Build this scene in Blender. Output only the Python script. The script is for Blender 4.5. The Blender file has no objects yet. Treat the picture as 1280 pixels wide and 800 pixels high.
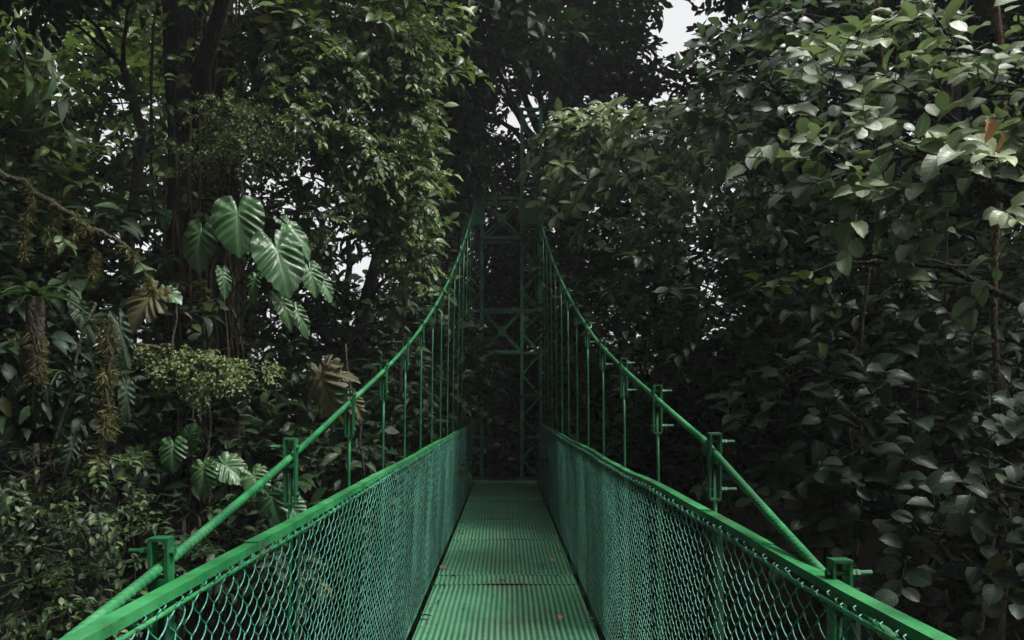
import bpy, math, random
import numpy as np
from mathutils import Vector, Matrix

RNG = np.random.default_rng(11)
random.seed(5)
sc = bpy.context.scene
COL = sc.collection
R = math.radians
EYE = 1.5
F = 1000.0           # focal length in photo pixels (1280 wide)
VX, VY = 632.0, 506.0


def at(px, py, Y):
    """a point of the place seen in that direction, at distance Y along the bridge"""
    return np.array(((px - VX) * Y / F, Y, EYE + (VY - py) * Y / F))


# ------------------------------------------------------------------ mesh helpers
class MB:
    """collects geometry, then links it as ONE mesh object"""

    def __init__(self):
        self.v, self.q, self.t, self.uv, self.tint, self.mq, self.mt = [], [], [], [], [], [], []
        self.n = 0

    def add(self, v, quads=None, tris=None, uv=None, tint=None, mat=0):
        v = np.asarray(v, dtype=np.float32).reshape(-1, 3)
        k = len(v)
        self.v.append(v)
        self.uv.append(np.zeros((k, 2), np.float32) if uv is None else np.asarray(uv, np.float32))
        self.tint.append(np.full(k, .5, np.float32) if tint is None else np.asarray(tint, np.float32))
        if quads is not None and len(quads):
            q = np.asarray(quads, np.int32).reshape(-1, 4) + self.n
            self.q.append(q)
            self.mq.append(np.full(len(q), mat, np.int32))
        if tris is not None and len(tris):
            t = np.asarray(tris, np.int32).reshape(-1, 3) + self.n
            self.t.append(t)
            self.mt.append(np.full(len(t), mat, np.int32))
        self.n += k
        return self

    def box(self, c, s, rot=None, mat=0):
        x, y, z = s[0] / 2, s[1] / 2, s[2] / 2
        v = np.array([[a, b, d] for a in (-x, x) for b in (-y, y) for d in (-z, z)])
        if rot is not None:
            v = v @ np.array(rot).T
        v = v + np.array(c)
        return self.add(v, [(0, 1, 3, 2), (4, 6, 7, 5), (0, 4, 5, 1), (2, 3, 7, 6), (0, 2, 6, 4), (1, 5, 7, 3)], mat=mat)

    def bar(self, a, b, w, h, up=(0, 0, 1), mat=0):
        """a rectangular bar from a to b"""
        a, b = np.array(a, float), np.array(b, float)
        d = b - a
        L = np.linalg.norm(d)
        d = d / L
        u = np.array(up, float)
        if abs(np.dot(u, d)) > .98:
            u = np.array((0., 1., 0.))
        s = np.cross(d, u)
        s /= np.linalg.norm(s)
        u = np.cross(s, d)
        rot = np.stack([s, d, u], 1)
        return self.box((a + b) / 2, (w, L, h), rot, mat)

    def tube(self, pts, rad, n=8, mat=0, lobes=None, tint=None, cap=True):
        pts = np.asarray(pts, float)
        m = len(pts)
        rad = np.broadcast_to(np.asarray(rad, float), (m,))
        T = np.gradient(pts, axis=0)
        T /= np.linalg.norm(T, axis=1)[:, None] + 1e-9
        up = np.array((0.0, 0, 1)) if abs(T[0, 2]) < .9 else np.array((1.0, 0, 0))
        A = np.zeros_like(T)
        a = np.cross(T[0], up)
        a /= np.linalg.norm(a)
        for i in range(m):
            a = a - T[i] * np.dot(a, T[i])
            a /= np.linalg.norm(a) + 1e-9
            A[i] = a
        B = np.cross(T, A)
        th = np.arange(n) * 2 * math.pi / n
        rr = rad[:, None] * np.ones((1, n))
        if lobes is not None:
            rr = rr * lobes(th[None, :], np.arange(m)[:, None])
        v = pts[:, None, :] + rr[..., None] * (np.cos(th)[None, :, None] * A[:, None, :] + np.sin(th)[None, :, None] * B[:, None, :])
        i = np.arange(m - 1)[:, None] * n
        j = np.arange(n)[None, :]
        j2 = (j + 1) % n
        q = np.stack([i + j, i + j2, i + n + j2, i + n + j], -1).reshape(-1, 4)
        uvv = np.stack([np.broadcast_to(th[None, :] / 6.2832, (m, n)), np.broadcast_to(np.linspace(0, 1, m)[:, None], (m, n))], -1).reshape(-1, 2)
        v = v.reshape(-1, 3)
        tris = []
        if cap:
            v = np.concatenate([v, pts[:1], pts[-1:]])
            uvv = np.concatenate([uvv, np.zeros((2, 2))])
            c0, c1 = m * n, m * n + 1
            tris = [(c0, (k + 1) % n, k) for k in range(n)] + [(c1, (m - 1) * n + k, (m - 1) * n + (k + 1) % n) for k in range(n)]
        return self.add(v, q, tris, uv=uvv, mat=mat, tint=None if tint is None else np.full(len(v), tint))

    def tubes(self, P, rad, n=3, mat=0):
        """many tubes at once: P (N, m, 3), rad (N, m)"""
        N, m, _ = P.shape
        if N == 0:
            return self
        T = np.gradient(P, axis=1)
        T /= np.linalg.norm(T, axis=2)[..., None] + 1e-9
        ref = np.where(np.abs(T[..., 2:3]) > .9, np.array((1., 0, 0)), np.array((0., 0, 1)))
        A = np.cross(T, ref)
        A /= np.linalg.norm(A, axis=2)[..., None] + 1e-9
        B = np.cross(T, A)
        th = np.arange(n) * 2 * math.pi / n
        v = P[:, :, None, :] + rad[:, :, None, None] * (np.cos(th)[None, None, :, None] * A[:, :, None, :] + np.sin(th)[None, None, :, None] * B[:, :, None, :])
        i = (np.arange(N)[:, None, None] * m + np.arange(m - 1)[None, :, None]) * n
        j = np.arange(n)[None, None, :]
        j2 = (j + 1) % n
        q = np.stack([i + j, i + j2, i + n + j2, i + n + j], -1).reshape(-1, 4)
        return self.add(v.reshape(-1, 3), q, mat=mat)

    def stamp(self, tpl, P, X, Y, Z, S, tint, mat=0):
        """copies of a leaf template: frames X, Y, Z (N,3), scale S (N) or (N,3)"""
        tv, tq, tuv = tpl
        N = len(P)
        if N == 0:
            return self
        S = np.asarray(S)
        if S.ndim == 1:
            S = np.repeat(S[:, None], 3, 1)
        L = tv[None] * S[:, None, :]
        v = P[:, None] + L[..., 0:1] * X[:, None] + L[..., 1:2] * Y[:, None] + L[..., 2:3] * Z[:, None]
        q = (np.arange(N)[:, None, None] * len(tv) + tq[None]).reshape(-1, 4)
        return self.add(v.reshape(-1, 3), q, uv=np.tile(tuv, (N, 1)), tint=np.repeat(tint, len(tv)), mat=mat)

    def mesh(self, name, mats, smooth=False):
        me = bpy.data.meshes.new(name)
        v = np.concatenate(self.v)
        q = np.concatenate(self.q) if self.q else np.zeros((0, 4), np.int32)
        t = np.concatenate(self.t) if self.t else np.zeros((0, 3), np.int32)
        me.vertices.add(len(v))
        me.vertices.foreach_set('co', v.ravel())
        loops = np.concatenate([q.ravel(), t.ravel()]).astype(np.int32)
        me.loops.add(len(loops))
        me.loops.foreach_set('vertex_index', loops)
        st = np.concatenate([np.arange(len(q)) * 4, len(q) * 4 + np.arange(len(t)) * 3]).astype(np.int32)
        me.polygons.add(len(st))
        me.polygons.foreach_set('loop_start', st)
        mi = np.concatenate((self.mq or [np.zeros(0, np.int32)]) + (self.mt or [np.zeros(0, np.int32)])).astype(np.int32)
        me.polygons.foreach_set('material_index', mi)
        me.polygons.foreach_set('use_smooth', np.full(len(st), smooth, dtype=bool))
        uv = np.concatenate(self.uv)
        ul = me.uv_layers.new(name='UVMap')
        ul.data.foreach_set('uv', uv[loops].ravel())
        at_ = me.attributes.new('tint', 'FLOAT', 'POINT')
        at_.data.foreach_set('value', np.concatenate(self.tint))
        for m in (mats if isinstance(mats, (list, tuple)) else [mats]):
            me.materials.append(m)
        me.update(calc_edges=True)
        me.validate()
        return me

    def build(self, name, mats, parent=None, smooth=False):
        o = bpy.data.objects.new(name, self.mesh(name, mats, smooth))
        COL.objects.link(o)
        if parent is not None:
            o.parent = parent
        return o


def tag(o, label=None, cat=None, group=None, kind=None):
    if label: o['label'] = label
    if cat: o['category'] = cat
    if group: o['group'] = group
    if kind: o['kind'] = kind
    return o


def empty(name, label, cat, group=None, loc=(0, 0, 0)):
    o = bpy.data.objects.new(name, None)
    o.empty_display_size = .1
    COL.objects.link(o)
    o.location = loc
    return tag(o, label, cat, group)


def copy_tree(o, parent=None):
    c = o.copy()
    COL.objects.link(c)
    c.parent = parent
    for ch in list(o.children):
        copy_tree(ch, c)
    return c


# ------------------------------------------------------------------ materials
def new_mat(name):
    m = bpy.data.materials.new(name)
    m.use_nodes = True
    nt = m.node_tree
    for n in list(nt.nodes):
        nt.nodes.remove(n)
    out = nt.nodes.new('ShaderNodeOutputMaterial')
    return m, nt, out


def N(nt, kind, **kw):
    n = nt.nodes.new(kind)
    for k, v in kw.items():
        if k in n.inputs:
            n.inputs[k].default_value = v
        else:
            setattr(n, k, v)
    return n


def ramp(nt, src, stops):
    r = nt.nodes.new('ShaderNodeValToRGB')
    e = r.color_ramp.elements
    while len(e) < len(stops):
        e.new(.5)
    for i, (p, c) in enumerate(stops):
        e[i].position = p
        e[i].color = (*c, 1)
    nt.links.new(src, r.inputs[0])
    return r


def math_(nt, op, a, b=None):
    n = nt.nodes.new('ShaderNodeMath')
    n.operation = op
    for i, x in enumerate((a, b)):
        if x is None: continue
        if isinstance(x, (int, float)):
            n.inputs[i].default_value = x
        else:
            nt.links.new(x, n.inputs[i])
    return n.outputs[0]


def mixc(nt, fac, a, b, mode='MIX'):
    n = nt.nodes.new('ShaderNodeMix')
    n.data_type = 'RGBA'
    n.blend_type = mode
    for i, x in ((0, fac), (6, a), (7, b)):
        if isinstance(x, (int, float)):
            n.inputs[i].default_value = x
        elif isinstance(x, tuple):
            n.inputs[i].default_value = (*x, 1)
        else:
            nt.links.new(x, n.inputs[i])
    return n.outputs[2]


def leaf_mat(name, dark, mid, light, under, rough=.38, trans=.22, vein=.5, veins=9, spot=.3, spotc=(.10, .085, .04), coat=.0, spec=.5):
    m, nt, out = new_mat(name)
    lk = nt.links.new
    a = N(nt, 'ShaderNodeAttribute', attribute_name='tint')
    cr = ramp(nt, a.outputs['Fac'], [(.0, dark), (.5, mid), (1., light)])
    tc = N(nt, 'ShaderNodeTexCoord')
    sep = N(nt, 'ShaderNodeSeparateXYZ')
    lk(tc.outputs['UV'], sep.inputs[0])
    du = math_(nt, 'ABSOLUTE', math_(nt, 'SUBTRACT', sep.outputs['X'], .5))
    ph = math_(nt, 'MULTIPLY', math_(nt, 'SUBTRACT', sep.outputs['Y'], math_(nt, 'MULTIPLY', du, .55)), veins * 6.2832)
    side = math_(nt, 'POWER', math_(nt, 'ADD', math_(nt, 'MULTIPLY', math_(nt, 'SINE', ph), .5), .5), 6.0)
    rib = math_(nt, 'GREATER_THAN', .035, du)
    vn = math_(nt, 'MAXIMUM', math_(nt, 'MULTIPLY', side, .45), rib)
    col = mixc(nt, math_(nt, 'MULTIPLY', vn, vein), cr.outputs[0], tuple(min(1, c * 2.3 + .02) for c in mid))
    geo = N(nt, 'ShaderNodeNewGeometry')
    no = N(nt, 'ShaderNodeTexNoise', Scale=22.0, Detail=4.0)
    lk(tc.outputs['Object'], no.inputs['Vector'])
    sp = ramp(nt, no.outputs[0], [(.60, (0, 0, 0)), (.72, (1, 1, 1))])
    col = mixc(nt, math_(nt, 'MULTIPLY', sp.outputs[0], spot), col, spotc)
    n2 = N(nt, 'ShaderNodeTexNoise', Scale=5.0, Detail=2.0)
    lk(tc.outputs['Object'], n2.inputs['Vector'])
    col = mixc(nt, .55, col, ramp(nt, n2.outputs[0], [(.3, (.55, .6, .55)), (.7, (1.25, 1.2, 1.0))]).outputs[0], 'MULTIPLY')
    col = mixc(nt, geo.outputs['Backfacing'], col, under)
    p = N(nt, 'ShaderNodeBsdfPrincipled')
    lk(col, p.inputs['Base Color'])
    rr = ramp(nt, no.outputs[0], [(.35, (rough - .07,) * 3), (.7, (rough + .18,) * 3)])
    lk(mixc(nt, geo.outputs['Backfacing'], rr.outputs[0], (.75, .75, .75)), p.inputs['Roughness'])
    p.inputs['Specular IOR Level'].default_value = spec
    p.inputs['Coat Weight'].default_value = coat
    p.inputs['Coat Roughness'].default_value = .3
    bmp = N(nt, 'ShaderNodeBump', Strength=.35, Distance=.004)
    lk(math_(nt, 'ADD', vn, math_(nt, 'MULTIPLY', no.outputs[0], .8)), bmp.inputs['Height'])
    lk(bmp.outputs[0], p.inputs['Normal'])
    tr = N(nt, 'ShaderNodeBsdfTranslucent')
    lk(mixc(nt, 1.0, col, (1.35, 1.65, .85), 'MULTIPLY'), tr.inputs['Color'])
    mx = N(nt, 'ShaderNodeMixShader')
    mx.inputs[0].default_value = trans
    lk(p.outputs[0], mx.inputs[1])
    lk(tr.outputs[0], mx.inputs[2])
    lk(mx.outputs[0], out.inputs[0])
    return m


def bark_mat(name, c0, c1, moss, mossamt=.5, scale=9.0):
    m, nt, out = new_mat(name)
    lk = nt.links.new
    tc = N(nt, 'ShaderNodeTexCoord')
    mp = N(nt, 'ShaderNodeMapping')
    mp.inputs['Scale'].default_value = (1, 1, .5)
    lk(tc.outputs['Object'], mp.inputs[0])
    no = N(nt, 'ShaderNodeTexNoise', Scale=scale, Detail=8.0, Roughness=.65)
    lk(mp.outputs[0], no.inputs['Vector'])
    wv = N(nt, 'ShaderNodeTexVoronoi', Scale=scale * 1.6)
    wv.feature = 'DISTANCE_TO_EDGE'
    lk(mp.outputs[0], wv.inputs['Vector'])
    col = mixc(nt, no.outputs[0], c0, c1)
    n2 = N(nt, 'ShaderNodeTexNoise', Scale=2.2, Detail=5.0)
    lk(tc.outputs['Object'], n2.inputs['Vector'])
    mk = ramp(nt, n2.outputs[0], [(.62 - .3 * mossamt, (0, 0, 0)), (.72 - .2 * mossamt, (1, 1, 1))])
    col = mixc(nt, mk.outputs[0], col, moss)
    p = N(nt, 'ShaderNodeBsdfPrincipled', Roughness=.9)
    lk(col, p.inputs['Base Color'])
    b = N(nt, 'ShaderNodeBump', Strength=.9, Distance=.05)
    lk(math_(nt, 'ADD', no.outputs[0], math_(nt, 'MINIMUM', wv.outputs[0], .25)), b.inputs['Height'])
    lk(b.outputs[0], p.inputs['Normal'])
    lk(p.outputs[0], out.inputs[0])
    return m


def paint_mat(name, base, dark, rust=.3, rough=.42, scale=14.0, wear=.75):
    m, nt, out = new_mat(name)
    lk = nt.links.new
    tc = N(nt, 'ShaderNodeTexCoord')
    n1 = N(nt, 'ShaderNodeTexNoise', Scale=scale, Detail=8.0, Roughness=.7)
    n2 = N(nt, 'ShaderNodeTexNoise', Scale=3.1, Detail=6.0, Roughness=.6)
    n3 = N(nt, 'ShaderNodeTexNoise', Scale=55.0, Detail=3.0)
    for n in (n1, n2, n3):
        lk(tc.outputs['Object'], n.inputs['Vector'])
    g = ramp(nt, n2.outputs[0], [(.44, (0, 0, 0)), (.60, (1, 1, 1))])
    col = mixc(nt, math_(nt, 'MULTIPLY', g.outputs[0], wear), base, dark)
    n4 = N(nt, 'ShaderNodeTexNoise', Scale=7.0, Detail=10.0, Roughness=.75)
    lk(tc.outputs['Object'], n4.inputs['Vector'])
    al = ramp(nt, n4.outputs[0], [(.475, (0, 0, 0)), (.57, (1, 1, 1))])
    col = mixc(nt, math_(nt, 'MULTIPLY', al.outputs[0], wear * .8), col, (.014, .050, .022))
    col = mixc(nt, .7, col, ramp(nt, n1.outputs[0], [(.38, (.5, .55, .5)), (.62, (1.3, 1.25, 1.25))]).outputs[0], 'MULTIPLY')
    rs = ramp(nt, n1.outputs[0], [(.565, (0, 0, 0)), (.60, (1, 1, 1))])
    fd = ramp(nt, n2.outputs[0], [(.36, (1, 1, 1)), (.47, (0, 0, 0))])
    col = mixc(nt, math_(nt, 'MULTIPLY', fd.outputs[0], .5), col, tuple(min(1, c * 1.1 + .05) for c in base))
    rs2 = math_(nt, 'MULTIPLY', math_(nt, 'MULTIPLY', rs.outputs[0], g.outputs[0]), rust)
    col = mixc(nt, rs2, col, (.075, .030, .016))
    p = N(nt, 'ShaderNodeBsdfPrincipled')
    lk(col, p.inputs['Base Color'])
    lk(ramp(nt, n1.outputs[0], [(.3, (rough - .1,) * 3), (.7, (rough + .2,) * 3)]).outputs[0], p.inputs['Roughness'])
    b = N(nt, 'ShaderNodeBump', Strength=.3, Distance=.003)
    lk(math_(nt, 'ADD', n3.outputs[0], n1.outputs[0]), b.inputs['Height'])
    lk(b.outputs[0], p.inputs['Normal'])
    lk(p.outputs[0], out.inputs[0])
    return m


def deck_mat(name):
    m, nt, out = new_mat(name)
    lk = nt.links.new
    tc = N(nt, 'ShaderNodeTexCoord')
    sep = N(nt, 'ShaderNodeSeparateXYZ')
    lk(tc.outputs['Object'], sep.inputs[0])
    n1 = N(nt, 'ShaderNodeTexNoise', Scale=6.0, Detail=9.0, Roughness=.7)
    n2 = N(nt, 'ShaderNodeTexNoise', Scale=1.4, Detail=5.0)
    n3 = N(nt, 'ShaderNodeTexNoise', Scale=70.0, Detail=3.0)
    for n in (n1, n2, n3):
        lk(tc.outputs['Object'], n.inputs['Vector'])
    col = mixc(nt, n1.outputs[0], (.034, .155, .078), (.10, .30, .165))
    # feet wear a paler, browner strip along the middle
    mid = math_(nt, 'SUBTRACT', 1.0, math_(nt, 'MULTIPLY', math_(nt, 'ABSOLUTE', sep.outputs['X']), 2.3))
    w = math_(nt, 'MULTIPLY', math_(nt, 'MAXIMUM', mid, 0.0), ramp(nt, n2.outputs[0], [(.4, (0, 0, 0)), (.65, (1, 1, 1))]).outputs[0])
    col = mixc(nt, math_(nt, 'MULTIPLY', w, .45), col, (.13, .12, .085))
    d = ramp(nt, n1.outputs[0], [(.60, (0, 0, 0)), (.72, (1, 1, 1))])
    col = mixc(nt, math_(nt, 'MULTIPLY', d.outputs[0], .7), col, (.030, .028, .020))
    # grime and algae lying in the grooves, thicker in some places
    ta = N(nt, 'ShaderNodeAttribute', attribute_name='tint')
    gr = ramp(nt, ta.outputs['Fac'], [(.10, (1, 1, 1)), (.72, (0, 0, 0))])
    gn = ramp(nt, n2.outputs[0], [(.25, (.55,) * 3), (.7, (1, 1, 1))])
    col = mixc(nt, math_(nt, 'MULTIPLY', gr.outputs[0], math_(nt, 'MULTIPLY', gn.outputs[0], .85)), col, (.008, .030, .016))
    wv = N(nt, 'ShaderNodeTexNoise', Scale=3.0, Detail=6.0)
    mp = N(nt, 'ShaderNodeMapping')
    mp.inputs['Scale'].default_value = (.5, 9, 1)
    lk(tc.outputs['Object'], mp.inputs[0])
    lk(mp.outputs[0], wv.inputs['Vector'])
    cl = ramp(nt, wv.outputs[0], [(.60, (0, 0, 0)), (.68, (1, 1, 1))])
    col = mixc(nt, math_(nt, 'MULTIPLY', cl.outputs[0], .5), col, (.022, .045, .024))
    p = N(nt, 'ShaderNodeBsdfPrincipled')
    lk(col, p.inputs['Base Color'])
    lk(ramp(nt, n1.outputs[0], [(.3, (.45,) * 3), (.7, (.8,) * 3)]).outputs[0], p.inputs['Roughness'])
    b = N(nt, 'ShaderNodeBump', Strength=.5, Distance=.004)
    lk(math_(nt, 'ADD', n3.outputs[0], n1.outputs[0]), b.inputs['Height'])
    lk(b.outputs[0], p.inputs['Normal'])
    lk(p.outputs[0], out.inputs[0])
    return m


def simple_mat(name, c0, c1, scale=12.0, rough=.9, bump=.6):
    m, nt, out = new_mat(name)
    lk = nt.links.new
    tc = N(nt, 'ShaderNodeTexCoord')
    n1 = N(nt, 'ShaderNodeTexNoise', Scale=scale, Detail=9.0, Roughness=.7)
    lk(tc.outputs['Object'], n1.inputs['Vector'])
    p = N(nt, 'ShaderNodeBsdfPrincipled', Roughness=rough)
    lk(mixc(nt, n1.outputs[0], c0, c1), p.inputs['Base Color'])
    b = N(nt, 'ShaderNodeBump', Strength=bump, Distance=.03)
    lk(n1.outputs[0], b.inputs['Height'])
    lk(b.outputs[0], p.inputs['Normal'])
    lk(p.outputs[0], out.inputs[0])
    return m


M = dict(
    rail=paint_mat('rail_paint', (.021, .235, .066), (.008, .095, .034), .8),
    cable=paint_mat('cable_paint', (.022, .20, .066), (.011, .11, .042), .2, .40),
    rod=paint_mat('rod_paint', (.016, .18, .065), (.008, .09, .038), .2),
    clamp=paint_mat('clamp_paint', (.011, .13, .045), (.006, .06, .026), .3),
    mesh=paint_mat('mesh_paint', (.042, .235, .165), (.016, .11, .085), .15, .26, wear=.5),
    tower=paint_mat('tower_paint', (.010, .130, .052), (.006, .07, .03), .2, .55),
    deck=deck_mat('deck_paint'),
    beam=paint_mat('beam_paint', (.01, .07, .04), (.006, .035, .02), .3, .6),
    broad=leaf_mat('broad_leaf', (.10, .14, .095), (.20, .25, .17), (.30, .35, .21), (.17, .21, .13), .40, .20, .35, 7, spec=.5),
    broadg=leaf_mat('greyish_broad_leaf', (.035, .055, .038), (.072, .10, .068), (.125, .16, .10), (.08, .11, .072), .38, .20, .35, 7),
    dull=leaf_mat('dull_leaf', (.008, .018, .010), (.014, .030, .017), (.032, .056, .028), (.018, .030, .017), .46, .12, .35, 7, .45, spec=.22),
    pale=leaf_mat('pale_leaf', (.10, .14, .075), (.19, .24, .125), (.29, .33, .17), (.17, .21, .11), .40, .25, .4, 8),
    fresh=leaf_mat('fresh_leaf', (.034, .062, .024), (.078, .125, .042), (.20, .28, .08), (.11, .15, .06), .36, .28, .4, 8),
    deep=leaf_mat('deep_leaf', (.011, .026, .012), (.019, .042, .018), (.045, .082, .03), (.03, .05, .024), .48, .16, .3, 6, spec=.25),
    fern=leaf_mat('spray_leaf', (.016, .036, .014), (.032, .066, .024), (.10, .16, .045), (.06, .09, .035), .42, .25, .3, 6),
    small=leaf_mat('small_leaf', (.05, .075, .03), (.105, .15, .055), (.20, .25, .09), (.08, .10, .04), .5, .25, .2, 5),
    lit=leaf_mat('yellow_green_leaf', (.06, .09, .02), (.12, .16, .04), (.20, .24, .07), (.13, .16, .05), .5, .4, .2, 5),
    phil=leaf_mat('philodendron_leaf', (.022, .065, .024), (.042, .105, .042), (.085, .16, .062), (.06, .11, .04), .38, .12, .5, 6, .10, coat=.05),
    tan=leaf_mat('withered_leaf', (.045, .042, .018), (.072, .070, .032), (.10, .095, .045), (.06, .05, .03), .65, .2, .3, 7, .5, (.16, .07, .03)),
    old=leaf_mat('yellowed_leaf', (.045, .032, .014), (.085, .085, .025), (.14, .13, .04), (.09, .08, .035), .6, .25, .3, 7, .6, (.06, .03, .015)),
    brown=leaf_mat('dead_leaf', (.20, .09, .045), (.33, .16, .085), (.42, .22, .12), (.26, .13, .08), .7, .2, .2, 6, .3),
    strap=leaf_mat('strap_leaf', (.022, .045, .022), (.036, .07, .028), (.07, .115, .04), (.05, .08, .035), .35, .2, .3, 1),
    bark=bark_mat('dark_bark', (.007, .006, .005), (.020, .016, .012), (.012, .016, .006), .35),
    rbark=bark_mat('reddish_bark', (.035, .020, .013), (.13, .075, .042), (.045, .045, .014), .4, 12),
    twig=bark_mat('twig_bark', (.03, .025, .016), (.065, .055, .035), (.03, .04, .014), .4, 20),
    moss=leaf_mat('moss', (.05, .048, .014), (.11, .10, .030), (.18, .16, .05), (.10, .09, .03), .85, .3, 0, 1),
    soil=simple_mat('forest_soil', (.010, .008, .005), (.030, .026, .014), 3.0),
    stone=simple_mat('concrete', (.05, .055, .045), (.11, .115, .10), 9.0),
)

# ------------------------------------------------------------------ leaf templates  (length 1 along +Y, normal +Z)
def leaf_tpl(w, half, nl=4, nc=2, fold=.25, droop=.18, wave=0.0, pet=.1):
    """w(t): outline, half: half width"""
    tt = np.linspace(0, 1, nl + 1)
    ss = np.linspace(-1, 1, nc + 1)
    V, U = [], []
    for t in tt:
        ww = half * w(t)
        for s in ss:
            x = ww * s
            V.append((x, pet + t * (1 - .12 * t * droop), fold * abs(x) - droop * t * t + wave * abs(s) * math.sin(t * 17 + s * 2)))
            U.append((.5 + .5 * s, t))
    k = nc + 1
    Q = [(i * k + j, i * k + j + 1, (i + 1) * k + j + 1, (i + 1) * k + j) for i in range(nl) for j in range(nc)]
    V += [(-.008, 0, 0), (.008, 0, 0)]                                 # leaf stalk
    U += [(.48, 0), (.52, 0)]
    c = nc // 2
    V += [(.008, pet + .02, .0)]
    U += [(.5, 0)]
    Q.append((len(V) - 3, len(V) - 2, len(V) - 1, c))
    return np.array(V, np.float32), np.array(Q, np.int32), np.array(U, np.float32)


def w_round(t): return max(.03, math.sin(math.pi * min(1, t ** .95)) ** .52)
def w_obov(t): return max(.03, math.sin(math.pi * t ** 1.25) ** .8)
def w_oval(t): return max(.03, math.sin(math.pi * t) ** .85)
def w_lance(t): return max(.02, math.sin(math.pi * t ** .7) ** 1.1)

TPL = dict(
    round=leaf_tpl(w_round, .36, 6, 4, .26, .26, .022),
    round2=leaf_tpl(w_obov, .34, 6, 4, .18, .30, .022),
    oval=leaf_tpl(w_oval, .25, 5, 2, .35, .26),
    ovals=leaf_tpl(w_oval, .27, 3, 2, .35, .22),
    obov=leaf_tpl(w_obov, .23, 4, 2, .3, .34),
    lance=leaf_tpl(w_lance, .15, 6, 2, .4, .45),
    tiny=leaf_tpl(w_oval, .30, 2, 2, .3, .15),
    strap=leaf_tpl(lambda t: max(.04, (1 - t) ** .6), .07, 8, 2, .5, .75, pet=0),
    blade=leaf_tpl(lambda t: max(.1, 1 - t), .10, 2, 2, .2, .4, pet=0),
)


def norm(a):
    return a / (np.linalg.norm(a, axis=-1, keepdims=True) + 1e-9)


def frames(d, n):
    """leaf frames: Y along d, Z close to n"""
    d = norm(d)
    x = norm(np.cross(d, n))
    z = np.cross(x, d)
    return x, d, z


def twigs(mb, rng, base, D, L, K, tpl, size, mode='alt', up=.9, droop=.25, tint0=.4, tintv=.35, mat=0, twig_mat=1, twig_r=.004, size_v=.62, hang=0.0, face=None):
    """N twigs with K leaves each, added to the crown mesh mb"""
    n = len(base)
    if n == 0:
        return
    D = norm(D)
    L = np.broadcast_to(L, (n,))
    m = 4
    s = np.linspace(0, 1, m)[None, :, None]
    P = base[:, None] + D[:, None] * L[:, None, None] * s
    P[:, :, 2] -= droop * L[:, None] * s[..., 0] ** 2
    mb.tubes(P, np.repeat((twig_r * (1.15 - np.linspace(0, 1, m)))[None], n, 0), 3, mat=twig_mat)
    k = np.arange(K)
    if mode == 'whorl':
        t = .78 + .22 * (k + .5) / K
    else:
        t = .18 + .82 * (k + .6) / K
    t = np.clip(t[None] + rng.normal(0, .03, (n, K)), .05, 1)
    pos = base[:, None] + D[:, None] * (L[:, None] * t)[..., None]
    pos[..., 2] -= droop * L[:, None] * t ** 2
    ref = norm(np.cross(D, np.array((0, 0, 1.0)) + rng.normal(0, .12, (n, 3))))
    ref2 = np.cross(ref, D)
    if mode == 'alt':
        ang = np.where(k % 2 == 0, 0.0, math.pi)[None] + rng.normal(0, .45, (n, K))
        fwd = .55 + .75 * t ** 2
    elif mode == 'whorl':
        ang = (k * 2.39996)[None] + rng.uniform(0, 6.28, (n, 1)) + rng.normal(0, .2, (n, K))
        fwd = np.full((n, K), .45)
    else:
        ang = (k * 2.39996)[None] + rng.uniform(0, 6.28, (n, 1)) + rng.normal(0, .3, (n, K))
        fwd = .5 + .6 * t ** 2
    out = ref[:, None] * np.cos(ang)[..., None] + ref2[:, None] * np.sin(ang)[..., None]
    d = out + D[:, None] * fwd[..., None] + rng.normal(0, .16, (n, K, 3))
    d[..., 2] -= hang
    nn = np.array((0, 0, up)) + rng.normal(0, .33, (n, K, 3)) + D[:, None] * .25
    if face is not None:
        nn = nn + np.array(face)
    X, Y, Z = frames(d.reshape(-1, 3), nn.reshape(-1, 3))
    sz = size * (1 - size_v / 2 + size_v * rng.random((n, K)))
    sz = sz * np.where(t > .93, .8, 1)
    tint = np.clip(tint0 + rng.normal(0, tintv * .6, (n, 1)) + rng.normal(0, tintv * .5, (n, K)), 0, 1)
    S3 = np.stack([sz * rng.uniform(.85, 1.15, (n, K)), sz, sz * rng.uniform(.3, 2.3, (n, K))], -1).reshape(-1, 3)
    mb.stamp(TPL[tpl], pos.reshape(-1, 3), X, Y, Z, S3, tint.ravel(), mat)


def blob_points(rng, blobs, n, shell=.5):
    C = np.array([b[0] for b in blobs], float)
    Rr = np.array([np.broadcast_to(b[1], 3) for b in blobs], float)
    W = np.prod(Rr, 1) ** (2 / 3)
    W = W * np.array([b[2] if len(b) > 2 else 1 for b in blobs])
    i = rng.choice(len(blobs), n, p=W / W.sum())
    u = norm(rng.normal(0, 1, (n, 3)))
    rad = rng.random(n) ** shell
    p = C[i] + u * Rr[i] * rad[:, None]
    return p, u, i


def limb(a, b, r0, r1, n=9, sag=.12, wob=.05, rng=RNG):
    a, b = np.array(a, float), np.array(b, float)
    t = np.linspace(0, 1, n)[:, None]
    p = a + (b - a) * t
    L = np.linalg.norm(b - a)
    p[:, 2] += sag * L * np.sin(t[:, 0] * math.pi)
    w = np.cumsum(rng.normal(0, wob * L / n ** .5, (n, 3)), 0)
    w -= w[0] + (w[-1] - w[0]) * t
    return p + w, np.linspace(r0, r1, n)


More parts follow.
